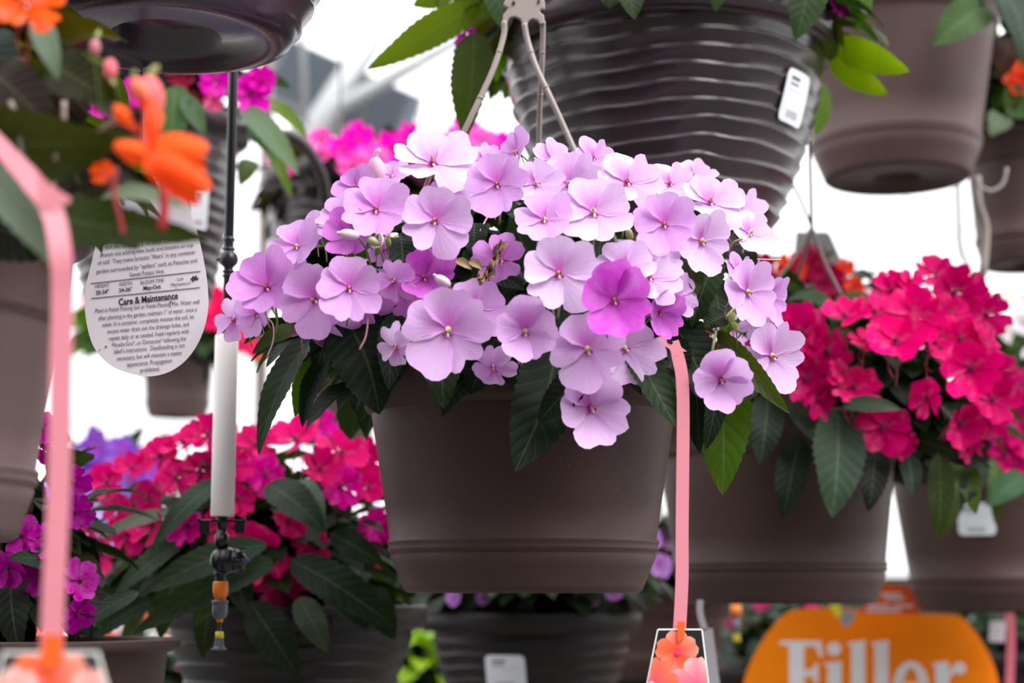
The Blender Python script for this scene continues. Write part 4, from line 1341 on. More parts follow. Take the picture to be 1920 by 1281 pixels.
dome(t10, b10 + V((0, .02, h10 + .05)), (.16, .16, .09), 100, [MIDG, DARK, BRONZE], (.06, .09), .38, 102, 8, -.1)
for k, (x, y, r, t) in enumerate([(470, 175, 42, (.70, 0, .42)), (405, 150, 36, (.70, 0, .42)), (490, 150, 28, (.70, 0, .42)), (400, 190, 22, (.75, .10, .25)), (360, 190, 24, (.12, .01, .01)), (340, 140, 30, (.2, .01, .03)), (250, 170, 30, (.70, 0, .42)), (180, 200, 30, (.70, 0, .42))]):
    flower(t10, CRI[k % 6], P(x, y, 2.44), face_dir(.1, .1), S(r, 2.44), t, k, 'crimson', 'crimson')
sm = MB()   # the bent brown stem that arches off the pot
sm.tube(catmull([P(440, 235, 2.6), P(500, 250, 2.6), P(560, 262, 2.6), P(600, 320, 2.62), P(612, 380, 2.65)], 5), S(11, 2.6), 8, c=(.045, .032, .034))
sm.build('stem', M['stem'], t10)

# ================================================================== 11. hot pink basket far behind
D11 = 3.3
b11 = P(620, 560, D11)
t11 = thing('hanging_basket', 'distant hanging basket of hot pink blooms over bronze leaves, behind the lilac mound', 'hanging basket', b11)
h11 = .24
make_pot(t11, 'ridged', S(120, D11), S(92, D11), h11, 'ridged', 80, 2.2, 40)
dome(t11, P(735, 355, D11), (.27, .16, .09), 260, [(.030, .018, .008), (.022, .022, .008), (.02, .014, .008)], (.06, .10), .42, 112, 7, -.7, inner=.3)
HOT = (.95, .0, .50)
for k, (x, y, r) in enumerate([(600, 262, 26), (640, 282, 34), (672, 262, 32), (700, 300, 36), (730, 280, 34), (765, 268, 32), (790, 300, 34), (830, 270, 26), (870, 250, 34), (905, 262, 32), (940, 275, 32), (925, 300, 28), (660, 312, 30), (800, 330, 30), (720, 325, 30), (600, 290, 20), (860, 300, 30), (750, 320, 26), (510, 300, 12), (540, 320, 12), (620, 340, 14)]):
    flower(t11, CRI[k % 6], P(x, y, 3.12 + .05 * (k % 3)), face_dir(.1 * (k % 5) - .2, .3 + .05 * (k % 4)), S(r, 3.2), HOT if k % 3 else (.95, .12, .50), k * .7, 'crimson', 'crimson')

# 11b smooth brown pot between the lilac leaves and the crimson blooms
D = 3.6
bb = P(628, 835, D)
tb = thing('hanging_basket', 'smooth brown hanging pot showing between the drooping lilac leaves and crimson blooms', 'hanging basket', bb)
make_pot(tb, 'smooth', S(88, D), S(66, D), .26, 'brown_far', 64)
dome(tb, bb + V((0, 0, .30)), (.16, .14, .10), 90, [DARK, MIDG, BRONZE], (.06, .09), .38, 116, 7, -.2)
for k in range(6):
    flower(tb, CRI[k], P(555 + 28 * k, 610 - 12 * (k % 3), 3.45), face_dir(0, .3), .03, cri_col(.8), k, 'crimson', 'crimson')

hanger(tb, bb + V((0, 0, .72)), [bb + V((.09 * cos(a), .09 * sin(a), .26)) for a in (.5, 2.6, 4.7)], .002, 'wirebrown', 2.2)
# ================================================================== 12. small far pot
D = 4.6
b12 = P(332, 783, D)
t12 = thing('hanging_basket', 'small far brown hanging pot with light green leaves, just below the care tag', 'hanging basket', b12)
h12 = P(332, 672, D).z - b12.z
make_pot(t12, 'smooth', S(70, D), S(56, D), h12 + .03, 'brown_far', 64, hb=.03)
dome(t12, b12 + V((0.0, 0, h12 + .06)), (.25, .16, .13), 110, [(.06, .13, .015), (.03, .07, .03), (.10, .18, .02)], (.08, .14), .42, 122, 7, -.3)
for k, (x, y, r) in enumerate([(400, 560, 30), (412, 595, 30), (392, 600, 20), (450, 640, 26), (475, 655, 22), (170, 560, 20)]):
    flower(t12, CRI[k % 6], P(x, y, 4.4), face_dir(.1, .2), S(r, 4.4), (.85, .0, .10), k, 'crimson', 'crimson')

hanger(t12, b12 + V((0, 0, h12 + .45)), [b12 + V((S(68, D) * cos(a), S(68, D) * sin(a), h12 + .03)) for a in (.5, 2.6, 4.7)], .002, 'wirebrown', 1.9)
# ================================================================== 13. basket right edge, orange
D = 3.0
b13 = P(1925, 500, D)
t13 = thing('hanging_basket', 'grey brown hanging pot with an orange bloom at the upper right edge', 'hanging basket', b13)
h13 = P(1925, 262, D).z - b13.z
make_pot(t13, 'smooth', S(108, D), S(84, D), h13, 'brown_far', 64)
dome(t13, b13 + V((0.0, 0, h13 + .07)), (.16, .15, .13), 110, [(.03, .07, .02), MIDG, (.05, .08, .04)], (.07, .10), .42, 132, 8, -.2)
fo = MB(); random.seed(133)
for a in [(1900, 150, 1890, 230, 18, (.06, .10, .02), 2.8, 2.8, 0, .3, .1, .2, 18), (1880, 215, 1858, 255, 26, (.14, .19, .14), 2.8, 2.76, 0, .4, .1, .2, 18), (1890, 190, 1925, 220, 30, (.05, .1, .03), 2.8, 2.8, 0, .4, .1, .2, 18)]:
    pl_leaf(fo, *a)
fo.build('foliage', M['leaf'], t13)
for k, (x, y, r, t) in enumerate([(1902, 138, 32, ORC), (1882, 118, 10, (.85, .7, .75)), (1915, 160, 30, (.8, .06, .03)), (1950, 100, 30, ORC)]):
    flower(t13, ORA[k % 3], P(x, y, 2.80), face_dir(.1, .1), S(r, 2.8), t, k, 'orange', 'orange')
hg = MB()
hg.tube(catmull([P(1832, 330, 2.75), P(1834, 380, 2.75), P(1848, 430, 2.76), P(1842, 520, 2.76)], 4), S(8, 2.75), 8)
hg.build('hanger', M['taupe'], t13)
hk = MB(); hk.tube(catmull([P(1888, 315, 2.7), P(1880, 345, 2.7), P(1858, 358, 2.7), P(1838, 350, 2.7)], 5), S(3.2, 2.7), 8)
tag(hk.build('wire_hook', M['strap_grey']), 'bent grey wire hook in front of the grey brown pot at the right edge', 'hook')
sg = MB(); sg.tube(catmull([P(1797, 340, 3.2), P(1800, 430, 3.2), P(1808, 480, 3.2), P(1850, 560, 3.2)], 5), S(4, 3.2), 8)
tag(sg.build('support_cable', M['steel']), 'grey curved cord hanging left of the grey brown pot at the right edge', 'cord')

# ================================================================== 15. fuchsia basket lower left
D15 = 1.82
b15 = P(60, 1420, D15)
t15 = thing('hanging_basket', 'hanging basket of fuchsia purple blooms at the lower left, behind the wide coral strap', 'hanging basket', b15)
make_pot(t15, 'smooth', .13, .105, .12, 'brown', 64)
fo = MB(); random.seed(151)
for a in [(20, 1060, 36, 1225, 38, (.012, .016, .014), 1.90, 1.86, 0, .2, .1, .2, 24), (130, 1060, 15, 1046, 24, (.03, .06, .045), 1.88, 1.84, 0, .5, .12, .2, 22), (130, 820, 45, 832, 22, (.05, .09, .07), 1.98, 1.94, 0, .5, .12, .2, 22),
          (60, 900, 60, 1000, 34, DARK, 2.0, 1.98, 0, .3, .1, .2, 20), (100, 1080, 150, 1215, 20, DARK, 1.9, 1.88, 0, .3, .1, .2, 20), (60, 960, 120, 1060, 34, DARK, 2.0, 1.98, 0, .3, .1, .2, 20), (120, 990, 150, 1060, 20, (.08, .10, .09), 1.96, 1.94, 0, .4, .1, .2, 20),
          (0, 1090, 30, 1110, 40, DARK, 1.9, 1.88, 0, .3, .1, .2, 20), (260, 1110, 130, 1190, 18, (.04, .07, .05), 1.95, 1.9, 0, .4, .1, .2, 20)]:
    a = list(a); a[6] -= .14; a[7] -= .14; pl_leaf(fo, *a)
fo.build('foliage', M['leaf'], t15)
dome(t15, P(30, 1050, 1.86), (.09, .10, .13), 90, [DARK, DARK, BRONZE], (.06, .09), .34, 152, 8, -.6, inner=.2)
FU = (.40, .005, .28)
for k, (x, y, r, fx, fz, t) in enumerate([(78, 805, 36, .1, .3, (.62, .01, .36)), (135, 905, 34, .5, .3, FU), (140, 960, 34, .5, 0, FU), (40, 1005, 44, -.2, .5, FU), (15, 1065, 40, -.3, -.2, FU), (150, 1090, 38, .4, .3, (.60, .06, .44)), (145, 1150, 36, .5, -.3, FU), (80, 1080, 40, 0, -.1, (.22, .0, .14)), (85, 1015, 34, .2, .3, (.55, .03, .38)), (10, 980, 30, -.3, .3, FU), (90, 850, 24, 0, -.3, (.3, 0, .16))]):
    flower(t15, CRI[k % 6], P(x, y, 1.72), face_dir(fx, fz), S(r, 1.72), t, k * .9, 'crimson', 'crimson')

# ================================================================== 16. purple basket
D = 3.7
b16 = P(215, 1130, D)
t16 = thing('hanging_basket', 'distant hanging basket of violet petunias between the coral strap and crimson blooms', 'hanging basket', b16)
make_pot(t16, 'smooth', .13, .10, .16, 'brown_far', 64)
dome(t16, b16 + V((0, 0, .22)), (.16, .14, .13), 90, [DARK, MIDG], (.05, .08), .38, 162, 7, -.2)
random.seed(163)
for k in range(46):
    x, y = random.uniform(120, 290), random.uniform(838, 1010)
    flower(t16, LIL[k % 6], P(x, y, random.uniform(3.5, 3.65)), face_dir(random.uniform(-.3, .3), random.uniform(0, .6)), S(34, 3.6), random.choice([(.30, .12, .62), (.38, .22, .72), (.24, .08, .46), (.55, .45, .80)]), k, 'lilac', 'lilac')

# 17 pink and white basket far right, 18 dark crimson behind
D = 3.9
b17 = P(1915, 860, D)
t17 = thing('hanging_basket', 'blurred distant hanging basket of white and pale pink blooms at the right edge', 'hanging basket', b17)
make_pot(t17, 'smooth', .12, .10, .16, 'brown_far', 64)
dome(t17, P(1915, 700, D), (.10, .12, .14), 110, [(.08, .16, .04), (.06, .12, .05)], (.06, .09), .42, 172, 7, -.8)
random.seed(173)
for k in range(22):
    x, y = random.uniform(1862, 1935), random.uniform(560, 810)
    flower(t17, LIL[k % 6], P(x, y, 3.75), face_dir(random.uniform(-.3, .3), random.uniform(0, .6)), S(22, 3.75), random.choice([(.9, .88, .86), (.9, .7, .78), (.85, .2, .3), (.9, .85, .7), (.9, .9, .9)]), k, 'yellow', 'lilac')
D = 2.85
b18 = P(1500, 770, D)
t18 = thing('hanging_basket', 'hanging basket of dark crimson and scarlet blooms behind the right edge of the lilac mound', 'hanging basket', b18)
make_pot(t18, 'smooth', .12, .10, .16, 'brown', 64)
dome(t18, P(1520, 590, D), (.13, .12, .08), 110, [MIDG, (.05, .08, .05), DARK], (.06, .09), .42, 182, 8, -.6)
for k, (x, y, r, t) in enumerate([(1510, 500, 34, (.32, 0, .05)), (1545, 525, 36, (.30, 0, .05)), (1480, 505, 30, (.85, .05, .01)), (1525, 480, 26, (.30, 0, .04)), (1585, 500, 18, (.9, .06, .03)), (1600, 540, 22, (.9, .08, .04)), (1608, 580, 18, (.8, .1, .06)),
                                  (1455, 530, 34, (.30, 0, .05)), (1490, 545, 22, (.8, .3, .35)), (1630, 560, 22, (.9, .5, .6)), (1560, 550, 26, (.30, 0, .05)), (1430, 500, 26, (.45, 0, .1))]):
    flower(t18, CRI[k % 6], P(x, y, 2.7), face_dir(.05, .25), S(r, 2.7), t, k, 'crimson', 'crimson')

# ------------------------------------------------------------------ low background: coral, lime and dark baskets
random.seed(191)
def far_basket(px, ptop, D, rx, rz, label, cols, fcols, nf, seed, fr=24, potkind='ridged', pr=.13, ph=.17, low=-.3, fy=(.2, 1.0), nl=110):
    top = P(px, ptop, D)
    base = V((top.x, D, top.z - rz * 1.5 - ph))
    t = thing('hanging_basket', label, 'hanging basket', base)
    make_pot(t, potkind, pr, pr * .8, ph, 'ridged_shaded' if potkind == 'ridged' else 'brown', 64, seed * 1.7, 30)
    c = base + V((0, 0, ph + rz * .5))
    dome(t, c, (rx, rx * .8, rz), nl, cols, (.06, .10), .4, seed, 7, low)
    rr = random.Random(seed)
    for k in range(nf):
        a = rr.uniform(0, pi); e = rr.uniform(*fy)
        d = V((cos(a) * cos(e), -abs(sin(a)) * cos(e), sin(e)))
        flower(t, CRI[k % 6], c + V((d.x * rx, d.y * rx * .8, d.z * rz)), d - FWD * .4, S(fr, D), rr.choice(fcols), rr.uniform(0, 6), 'crimson', 'crimson')
    return t


CORAL = [(.85, .12, .05), (.85, .2, .14), (.9, .45, .4)]
far_basket(668, 985, 3.3, .15, .10, 'hanging basket of coral red blooms behind the crimson ones, left of the lilac pot', [(.06, .03, .02), DARK], [(.55, .05, .03), (.45, .07, .07), (.30, .05, .06)], 20, 201, 30, 'ridged', pr=.09)
far_basket(215, 1095, 4.6, .22, .20, 'blurred basket of coral and pale pink blooms low at the left', [MIDG, (.08, .1, .05)], CORAL + [(.9, .75, .75), (.9, .85, .85)], 70, 202, 26, 'smooth', low=-.9, fy=(-1.0, 1.0), nl=170)
far_basket(800, 1165, 3.9, .12, .13, 'lime green foliage basket low between the two dark ridged pots', [(.20, .34, .01), (.26, .40, .02)], [(.5, .6, .05)], 1, 203, 12, 'ridged', low=-.8, nl=170)
t21 = far_basket(1235, 960, 3.4, .17, .10, 'dark leaved basket of pale lilac blooms behind the coral strap', [DARK, (.02, .04, .02)], [(.75, .45, .8), (.8, .7, .85)], 8, 204, 24, 'smooth')
hanger(t21, wloc(t21) + V((0, 0, .80)), [wloc(t21) + V((.13 * cos(a), .13 * sin(a), .17)) for a in (.5, 2.6, 4.7)], .002, 'wirebrown', .9)
far_basket(1480, 1120, 3.9, .22, .10, 'dark ridged pot of green leaves behind the round orange sign', [DARK, (.01, .03, .02)], [(.4, .0, .1)], 3, 205, 16, 'ridged', pr=.20, ph=.24)
far_basket(1930, 1095, 3.9, .18, .10, 'dark ridged pot of green leaves at the lower right corner', [DARK, (.02, .05, .02)], [(.5, .7, .2)], 2, 206, 16, 'ridged', pr=.18, ph=.24)
far_basket(430, 1200, 2.95, .16, .08, 'dark leafy basket low behind the sprinkler nozzle', [DARK], [(.4, 0, .1)], 3, 207, 18, 'ridged', pr=.17, ph=.2)
far_basket(250, 1262, 3.95, .20, .08, 'basket of scarlet and pale blooms at the bottom edge, lower left', [MIDG, DARK], [(.6, .04, .02), (.5, .05, .03)], 50, 208, 26, 'ridged', low=-.9, fy=(-.9, 1.0))
far_basket(1210, 1140, 4.3, .16, .09, 'dark green leafy basket low behind the picture card', [DARK, (.01, .03, .02)], [(.2, .3, .05)], 1, 209, 10, 'ridged', pr=.16, ph=.2)

# ================================================================== irrigation riser and sprinkler
DR = 1.85
XR = P(425, 640, DR).x


def zy(py):
    return P(425, py, DR).z


rz = thing('sprinkler_riser', 'black tube with white pipe sleeve and small sprinkler head, left of the lilac blooms', 'sprinkler', V((XR, DR, zy(1218))))


def ring(name, segs, mat, parent=rz, n=28):
    mb = MB()
    pr = []
    for (py, hw) in segs:
        pr.append((max(.0002, S(hw, DR)), zy(py)))
    mb.lathe(pr, V((XR, DR, 0)), n)
    return mb.build(name, M[mat], parent)


ring('tube', [(960, .1), (960, 8.5), (140, 9), (-420, 9), (-420, .1)], 'black')
cpl = ring('coupling', [(445, 9.2), (448, 11), (452, 11), (453, 9), (464, 8.5), (466, 12), (469, 12), (471, 9), (474, 13), (480, 17.5), (487, 18.5), (494, 17), (500, 11), (503, 8), (507, 8), (508, 12), (511, 12), (512, 8), (515, 8), (516, 12), (519, 12), (520, 9.2)], 'black')
mb = MB(); mb.lathe([(S(.1, DR), S(-23, DR)), (S(3, DR), S(-23, DR)), (S(4.5, DR), S(-17, DR)), (S(4.5, DR), S(17, DR)), (S(.1, DR), S(19, DR))], V((XR, DR - .002, zy(487))), 12, axis='X')
mb.build('barb', M['black'], cpl)
wp = ring('pipe_weight', [(969, 9), (968.5, 21), (967, 22), (632, 22), (629, 21), (629, 9)], 'pvc'); wp['label'] = 'white plastic pipe sleeve'
# cross bar with hanging lugs
mb = MB()
mb.box((XR, DR, zy(977)), (S(42, DR), S(5, DR), S(2.4, DR)))
for sx in (-1, 1):
    mb.box((XR + S(33 * sx, DR), DR, zy(989)), (S(9.5, DR), S(4, DR), S(10, DR)))
    mb.box((XR + S(42 * sx, DR), DR, zy(976)), (S(2.5, DR), S(6, DR), S(4.5, DR)))
bo = mb.build('cross_bar', M['black'], rz, smooth=False)
bo.modifiers.new('bevel', 'BEVEL').width = .0008
ring('connector', [(966, 8), (970, 11), (985, 11), (986, 9), (1001, 9), (1002, 13), (1025, 13.5), (1026, 9), (1034, 9)], 'black')
vb = MB()
vc = V((XR + S(7, DR), DR, zy(1051)))
vb.lathe([(S(r, DR), S(x, DR)) for x, r in ((-27, .1), (-26, 10), (-21, 18), (-12, 23), (-5, 25), (-4, 24), (-3, 25), (6, 25), (14, 23), (16, 20), (17, 23), (26, 20), (36, 13), (40, 6), (41, .1))], vc, 28, axis='X')
for k in range(8):
    a = 2 * pi * k / 8
    vb.box(vc + V((S(26, DR), S(19, DR) * cos(a), S(19, DR) * sin(a))), (S(10, DR), S(2, DR), S(2, DR)), R=Matrix.Rotation(a, 3, 'X') @ Matrix.Rotation(.35, 3, 'Z'))
vo = vb.build('valve', M['black'], rz)
bb_ = MB(); bb_.ball(vc + V((S(41, DR), -S(1, DR), 0)), S(4.2, DR)); bb_.build('valve_pin', M['blue_plastic'], vo)
ring('neck', [(1072, 10), (1075, 13), (1078, 11), (1080, 10), (1092, 10)], 'black')
ring('collar', [(1090, 8), (1091, 13.5), (1094, 14), (1108, 14.5), (1117, 13), (1121, 10), (1126, 10), (1127, 8)], 'orange_plastic')['label'] = 'orange plastic collar'
ring('nozzle_body', [(1125, 10), (1127, 16), (1131, 15), (1133, 13.5), (1137, 14.5), (1150, 14.5), (1156, 12), (1160, 8)], 'grey_plastic')
ring('nozzle_ring', [(1158, 4), (1159, 6), (1166, 6), (1167, 4)], 'orange_plastic')
ring('deflector_post', [(1160, 3.5), (1190, 3)], 'black')
ring('nozzle_band', [(1184, 3), (1185, 7.5), (1197, 8), (1198, 3)], 'yellow_plastic')['label'] = 'yellow band'
ring('tip', [(1195, 6), (1197, 7), (1210, 9), (1215, 10), (1216, 14), (1219, 14), (1220, .2)], 'grey_plastic')

# second sprinkler far away, lower right
DQ = 2.85
xq = P(1380, 1150, DQ)
t = thing('sprinkler_nozzle', 'tiny blurred orange and black sprinkler nozzle under the crimson basket', 'sprinkler', P(1380, 1200, DQ))
for nm, y0, y1, hw, mt in (('collar', 1134, 1156, 10, 'orange_plastic'), ('nozzle_body', 1156, 1195, 7, 'grey_plastic'), ('nozzle_band', 1188, 1204, 7, 'yellow_plastic')):
    mb = MB(); mb.lathe([(.0005, P(1380, y1, DQ).z), (S(hw, DQ), P(1380, y1, DQ).z), (S(hw, DQ), P(1380, y0, DQ).z), (.0005, P(1380, y0, DQ).z)], V((xq.x, DQ, 0)), 16)
    mb.build(nm, M[mt], t)
mb = MB(); mb.tube([V((xq.x, DQ, P(1380, 1134, DQ).z)), V((xq.x, DQ, 3.4))], .004, 8); mb.build('tube', M['black'], t)

# ================================================================== care tag
DT = 1.60
ct = thing('care_tag', 'white teardrop care tag printed with black growing instructions', 'plant tag', P(278, 706, DT))
outl = [(228, 268), (327, 268), (335, 310), (345, 352), (357, 400), (368, 430), (376, 460), (385, 505), (390, 545), (390, 580), (383, 615), (369, 648), (346, 678), (316, 698), (281, 706), (250, 702), (215, 690), (190, 670), (173, 645), (163, 610), (159, 575), (160, 540), (170, 500), (180, 455), (190, 410), (200, 365), (209, 325), (218, 292)]
sm_ = catmull([P(x, y, DT) for x, y in outl] + [P(*outl[0], DT)], 4)[:-1]
mb = MB(); mb.prism(sm_, V((0, .0006, 0)))
mb.build('card', M['paper'], ct, smooth=False)
mb = MB(); mb.prism([P(x, y, DT) for x, y in ((268, 272), (284, 272), (280, 60), (268, 60))], V((0, .0006, 0)))
mb.build('strap', M['paper'], ct, smooth=False)


def text(body, cx, cy, wpx, hpx, slope, D, parent, mat='ink', bold=0.0, shear=0.0, name='lettering'):
    cu = bpy.data.curves.new(name, 'FONT')
    cu.body = body
    cu.align_x = 'CENTER'; cu.align_y = 'CENTER'
    cu.size = S(hpx, D) * 1.12
    cu.offset = bold
    cu.shear = shear
    cu.resolution_u = 3
    cu.materials.append(M[mat])
    o = bpy.data.objects.new(name, cu)
    sc.collection.objects.link(o)
    bpy.context.view_layer.update()
    wd = o.dimensions.x
    me = bpy.data.meshes.new_from_object(o)
    bpy.data.objects.remove(o)
    o = bpy.data.objects.new(name, me)
    sc.collection.objects.link(o)
    sx = S(wpx, D) / wd if wd > 0 else 1
    o.parent = parent
    R = Matrix.Rotation(-slope, 4, 'Y') @ Matrix.Rotation(pi / 2, 4, 'X') @ Matrix.Diagonal((sx, 1, 1, 1))
    o.matrix_local = Matrix.Translation(P(cx, cy, D - .0009) - wloc(parent)) @ R
    return o


SL = radians(6.3)
for (s_, cx, cy, wd, hp, bd, sh) in [
    ('SunPatiens', 283, 309, 98, 17, .00035, 0), ('Impatiens hybrida', 276, 322, 116, 13, .0001, .25),
    ('SunPatiens* are refreshing', 285, 338, 134, 10.5, 0, 0), ('as some Impatiens but', 290, 351, 120, 10.5, 0, 0), ('love sun.  They are colorful', 290, 366, 132, 10.5, 0, 0),
    ('not be necessary as they continue to', 276, 455, 162, 10.5, 0, 0),
    ('branch out adding new buds and blooms on top', 275, 469, 178, 10.5, 0, 0), ('of old!  They make fantastic "fillers" in any container', 275, 483, 187, 10.5, 0, 0),
    ('garden surrounded by "spillers" such as Petunias and', 275, 499, 193, 10.5, 0, 0), ('Sweet Potato Vine.', 276, 512, 66, 10.5, 0, 0),
    ('HEIGHT', 191, 536, 28, 9, 0, .15), ('20-34"', 192, 548, 25, 9.5, .00012, 0), ('WIDTH', 235, 532.5, 25, 9, 0, .15), ('24-36"', 235.5, 543.5, 25, 9.5, .00012, 0),
    ('BLOOM TIME', 285, 528, 45, 9, 0, .15), ('May-Oct', 285, 539, 33, 9.5, .00012, 0), ('Low', 338, 523, 12, 8, 0, 0), ('Maintenance', 338, 532.5, 37, 8, 0, .2),
    ('Care & Maintenance', 278, 561, 113, 16, .00022, 0),
    ('Plant in Petitti Potting Soil or Petitti Planting Mix. Water well', 276.5, 574.5, 198, 10.5, 0, 0), ('after planting in the garden, maintain 1" of water, once a', 277, 588.5, 187, 10.5, 0, 0),
    ('week. In a container, completely moisten the soil, let', 278, 601.5, 174, 10.5, 0, 0), ('excess water drain out the drainage holes, and', 278, 614.7, 155, 10.5, 0, 0),
    ('repeat daily or as needed. Feed regularly with', 279, 628, 152, 10.5, 0, 0), ('Miracle-Gro*, or Osmocote* following the', 279.5, 641, 140, 10.5, 0, 0),
    ("label's instructions.  Deadheading is not", 280, 653.5, 134, 10.5, 0, 0), ('necessary, but will maintain a neater', 280.5, 667, 123, 10.5, 0, 0),
    ('appearance. Propagation', 280.5, 680, 85, 10.5, 0, 0), ('prohibited.', 281.5, 693, 37, 10.5, 0, 0)]:
    text(s_, cx, cy, wd, hp, SL * (1.05 if cy < 570 else .85), DT, ct, 'ink', bd, sh)
mb = MB()
for (x0, y0, x1, y1) in ((170, 531, 376, 508), (171, 559, 375, 538.5)):
    mb.prism([P(x0, y0, DT - .0009), P(x1, y1, DT - .0009), P(x1, y1 + 1.1, DT - .0009), P(x0, y0 + 1.1, DT - .0009)], V((0, .0003, 0)))
mb.build('printed_line', M['ink'], ct, smooth=False)
mb = MB()
for k, (a, l) in enumerate(((.2, 9), (1.0, 9), (2.0, 7), (2.9, 7), (4.0, 5))):
    cx, cy = 364, 524
    dx, dy = cos(a), -sin(a)
    mb.prism([P(cx + dx * l * u - dy * w_ * 2.0, cy + dy * l * u + dx * w_ * 2.0, DT - .0009) for u, w_ in ((.05, 0), (.4, .9), (.75, .9), (1, 0), (.75, -.9), (.4, -.9))], V((0, .0003, 0)))
mb.build('leaf_emblem', M['ink'], ct, smooth=False)
mb = MB()
for (x, y, r) in ((199, 650, 2.6), (320, 566, 3), (187, 656, 1.5), (330, 1e-9 + 540, 1.2)):
    mb.prism([P(x + r * cos(a), y + r * .8 * sin(a), DT - .0008) for a in (0, 1, 2, 3, 4, 5)], V((0, .0002, 0)))
mb.build('stain', plastic('brown_stain', (.30, .18, .12), .8), ct, smooth=False)

# ================================================================== coral strap tags
def ribbon(mb, pts, hw, D_):
    """flat strap: pts (x, y, D), half width in px"""
    c = catmull([P(*q) for q in pts], 6)
    rows = []
    for i, p in enumerate(c):
        t_ = (c[min(i + 1, len(c) - 1)] - c[max(0, i - 1)]).normalized()
        s_ = t_.cross(V((0, 1, 0))).normalized() * S(hw if not callable(hw) else hw(i / (len(c) - 1)), D_)
        rows.append([p - s_, p + s_, p + s_ + V((0, .0007, 0)), p - s_ + V((0, .0007, 0))])
    mb.grid(rows, 0, True)


CLIP = None


def clipxy(x, y):
    if not CLIP: return x, y
    (xa, ya), (xb, _), (xc, yc), (xd, _) = CLIP
    y = max(ya, min(yc, y))
    k = (y - ya) / (yc - ya)
    return max(xa + (xd - xa) * k, min(xb + (xc - xb) * k, x)), y


def petalshape(mb, x, y, ang, L, W, col0, col1, D, n=14):
    """printed petal: centre-to-tip gradient, base at x, y (pixels)"""
    ux, uy = cos(ang), -sin(ang)
    vx, vy = uy, -ux
    rows = []
    base = len(mb.v)
    N = 8
    for i in range(N + 1):
        t = i / N
        w_ = W * (sin(pi * min(1, t * .92 + .04)) ** .55) * (.35 + .65 * t)
        col = tuple(col0[k] + (col1[k] - col0[k]) * min(1, t * 1.2) for k in range(3))
        for s_ in (-1, 0, 1):
            cc = col if s_ else tuple(col0[k] * .55 + col[k] * .45 for k in range(3))
            notch = -.06 * L if (i == N and s_ == 0) else 0
            mb.vert(P(*clipxy(x + ux * (L * t + notch) + vx * w_ * s_, y + uy * (L * t + notch) + vy * w_ * s_), D), (0, 0), cc)
    for i in range(N):
        for s_ in range(2):
            a = base + i * 3 + s_
            mb.face((a, a + 1, a + 4, a + 3))


def clipcard(mb, outline, D, th):
    mb.prism([P(x, y, D) for x, y in outline], V((0, th, 0)))


DS = 1.50
ts = thing('plant_tag', 'long narrow coral pink strap tag with a flower photo card, hanging over the lilac pot', 'plant tag', P(1272, 1400, DS))
mb = MB()
ribbon(mb, [(1262, 640, DS), (1271, 668, DS), (1279, 710, DS), (1281, 780, DS), (1280, 900, DS), (1279, 1000, DS), (1279, 1080, DS), (1276, 1150, DS), (1274, 1182, DS)], lambda t: 12 if t > .12 else 11 + 2 * t, DS)
mb.prism([P(x, y, DS - .0001) for x, y in ((1231, 633), (1238, 630), (1262, 640), (1288, 659), (1276, 660), (1274, 668), (1262, 668), (1256, 655), (1240, 645))], V((0, .0007, 0)))
mb.build('strap', M['coral_strap'], ts, smooth=False)
mb = MB(); mb.prism([P(1256 + 6 * cos(a), 641 + 4.5 * sin(a) + 2 * cos(a), DS - .0003) for a in [k * .6 for k in range(10)]], V((0, .0002, 0)))
mb.build('strap_hole', M['black'], ts, smooth=False)
mb = MB()
clipcard(mb, [(1232, 1181), (1235, 1179), (1315, 1179), (1318, 1182), (1345, 1400), (1188, 1400)], DS - .0004, .0006)
card = mb.build('photo_card', M['white_edge'], ts, smooth=False)
card['label'] = 'white edged card with a photo of coral impatiens'
mb = MB()
D_ = DS - .0006
q = [(1234.5, 1182), (1315, 1182), (1341, 1397), (1192, 1397)]; CLIP = q
ids = [mb.vert(P(x, y, D_), (0, 0), (.018, .020, .018)) for x, y in q]; mb.face(ids)


def printed_flower(mb, x, y, R, D, pal, rot=0.0, lens=None):
    for k in range(5):
        a = rot + pi / 2 + 2 * pi * k / 5
        L = R * (lens[k] if lens else 1)
        petalshape(mb, x, y, a, L, R * .60, pal[0], pal[1 + k % 2], D - .0001 * (k + 1))


printed_flower(mb, 1271, 1223, 46, DS - .0007, [(.85, .06, .03), (.93, .36, .25), (.93, .22, .10)], .1, [.9, .92, .95, .9, .85])
printed_flower(mb, 1224, 1283, 50, DS - .0013, [(.9, .08, .12), (.92, .20, .08), (.93, .40, .38)], -.3)
printed_flower(mb, 1308, 1288, 56, DS - .0013, [(.90, .10, .22), (.93, .52, .50), (.93, .36, .36)], .05)
printed_flower(mb, 1262, 1345, 50, DS - .0020, [(.85, .06, .03), (.93, .36, .25), (.93, .22, .10)], .4)
for (x, y, col) in ((1271, 1223, (.8, .05, .2)), (1222, 1283, (.9, .5, .6)), (1307, 1288, (.95, .6, .7))):
    ids = [mb.vert(P(x + 5 * cos(a), y + 6 * sin(a), DS - .0026), (0, 0), col) for a in [k * .628 for k in range(10)]]; mb.face(ids)
po = mb.build('photo_print', M['card'], card, smooth=False)
mb = MB()
mb.prism([P(x, y, DS - .0030) for x, y in ((1270.5, 1166), (1284.5, 1166), (1283, 1195), (1271, 1205))], V((0, .0002, 0)))
mb.build('strap_foot', M['sign_red'], ts, smooth=False)['label'] = 'red orange foot of the strap'

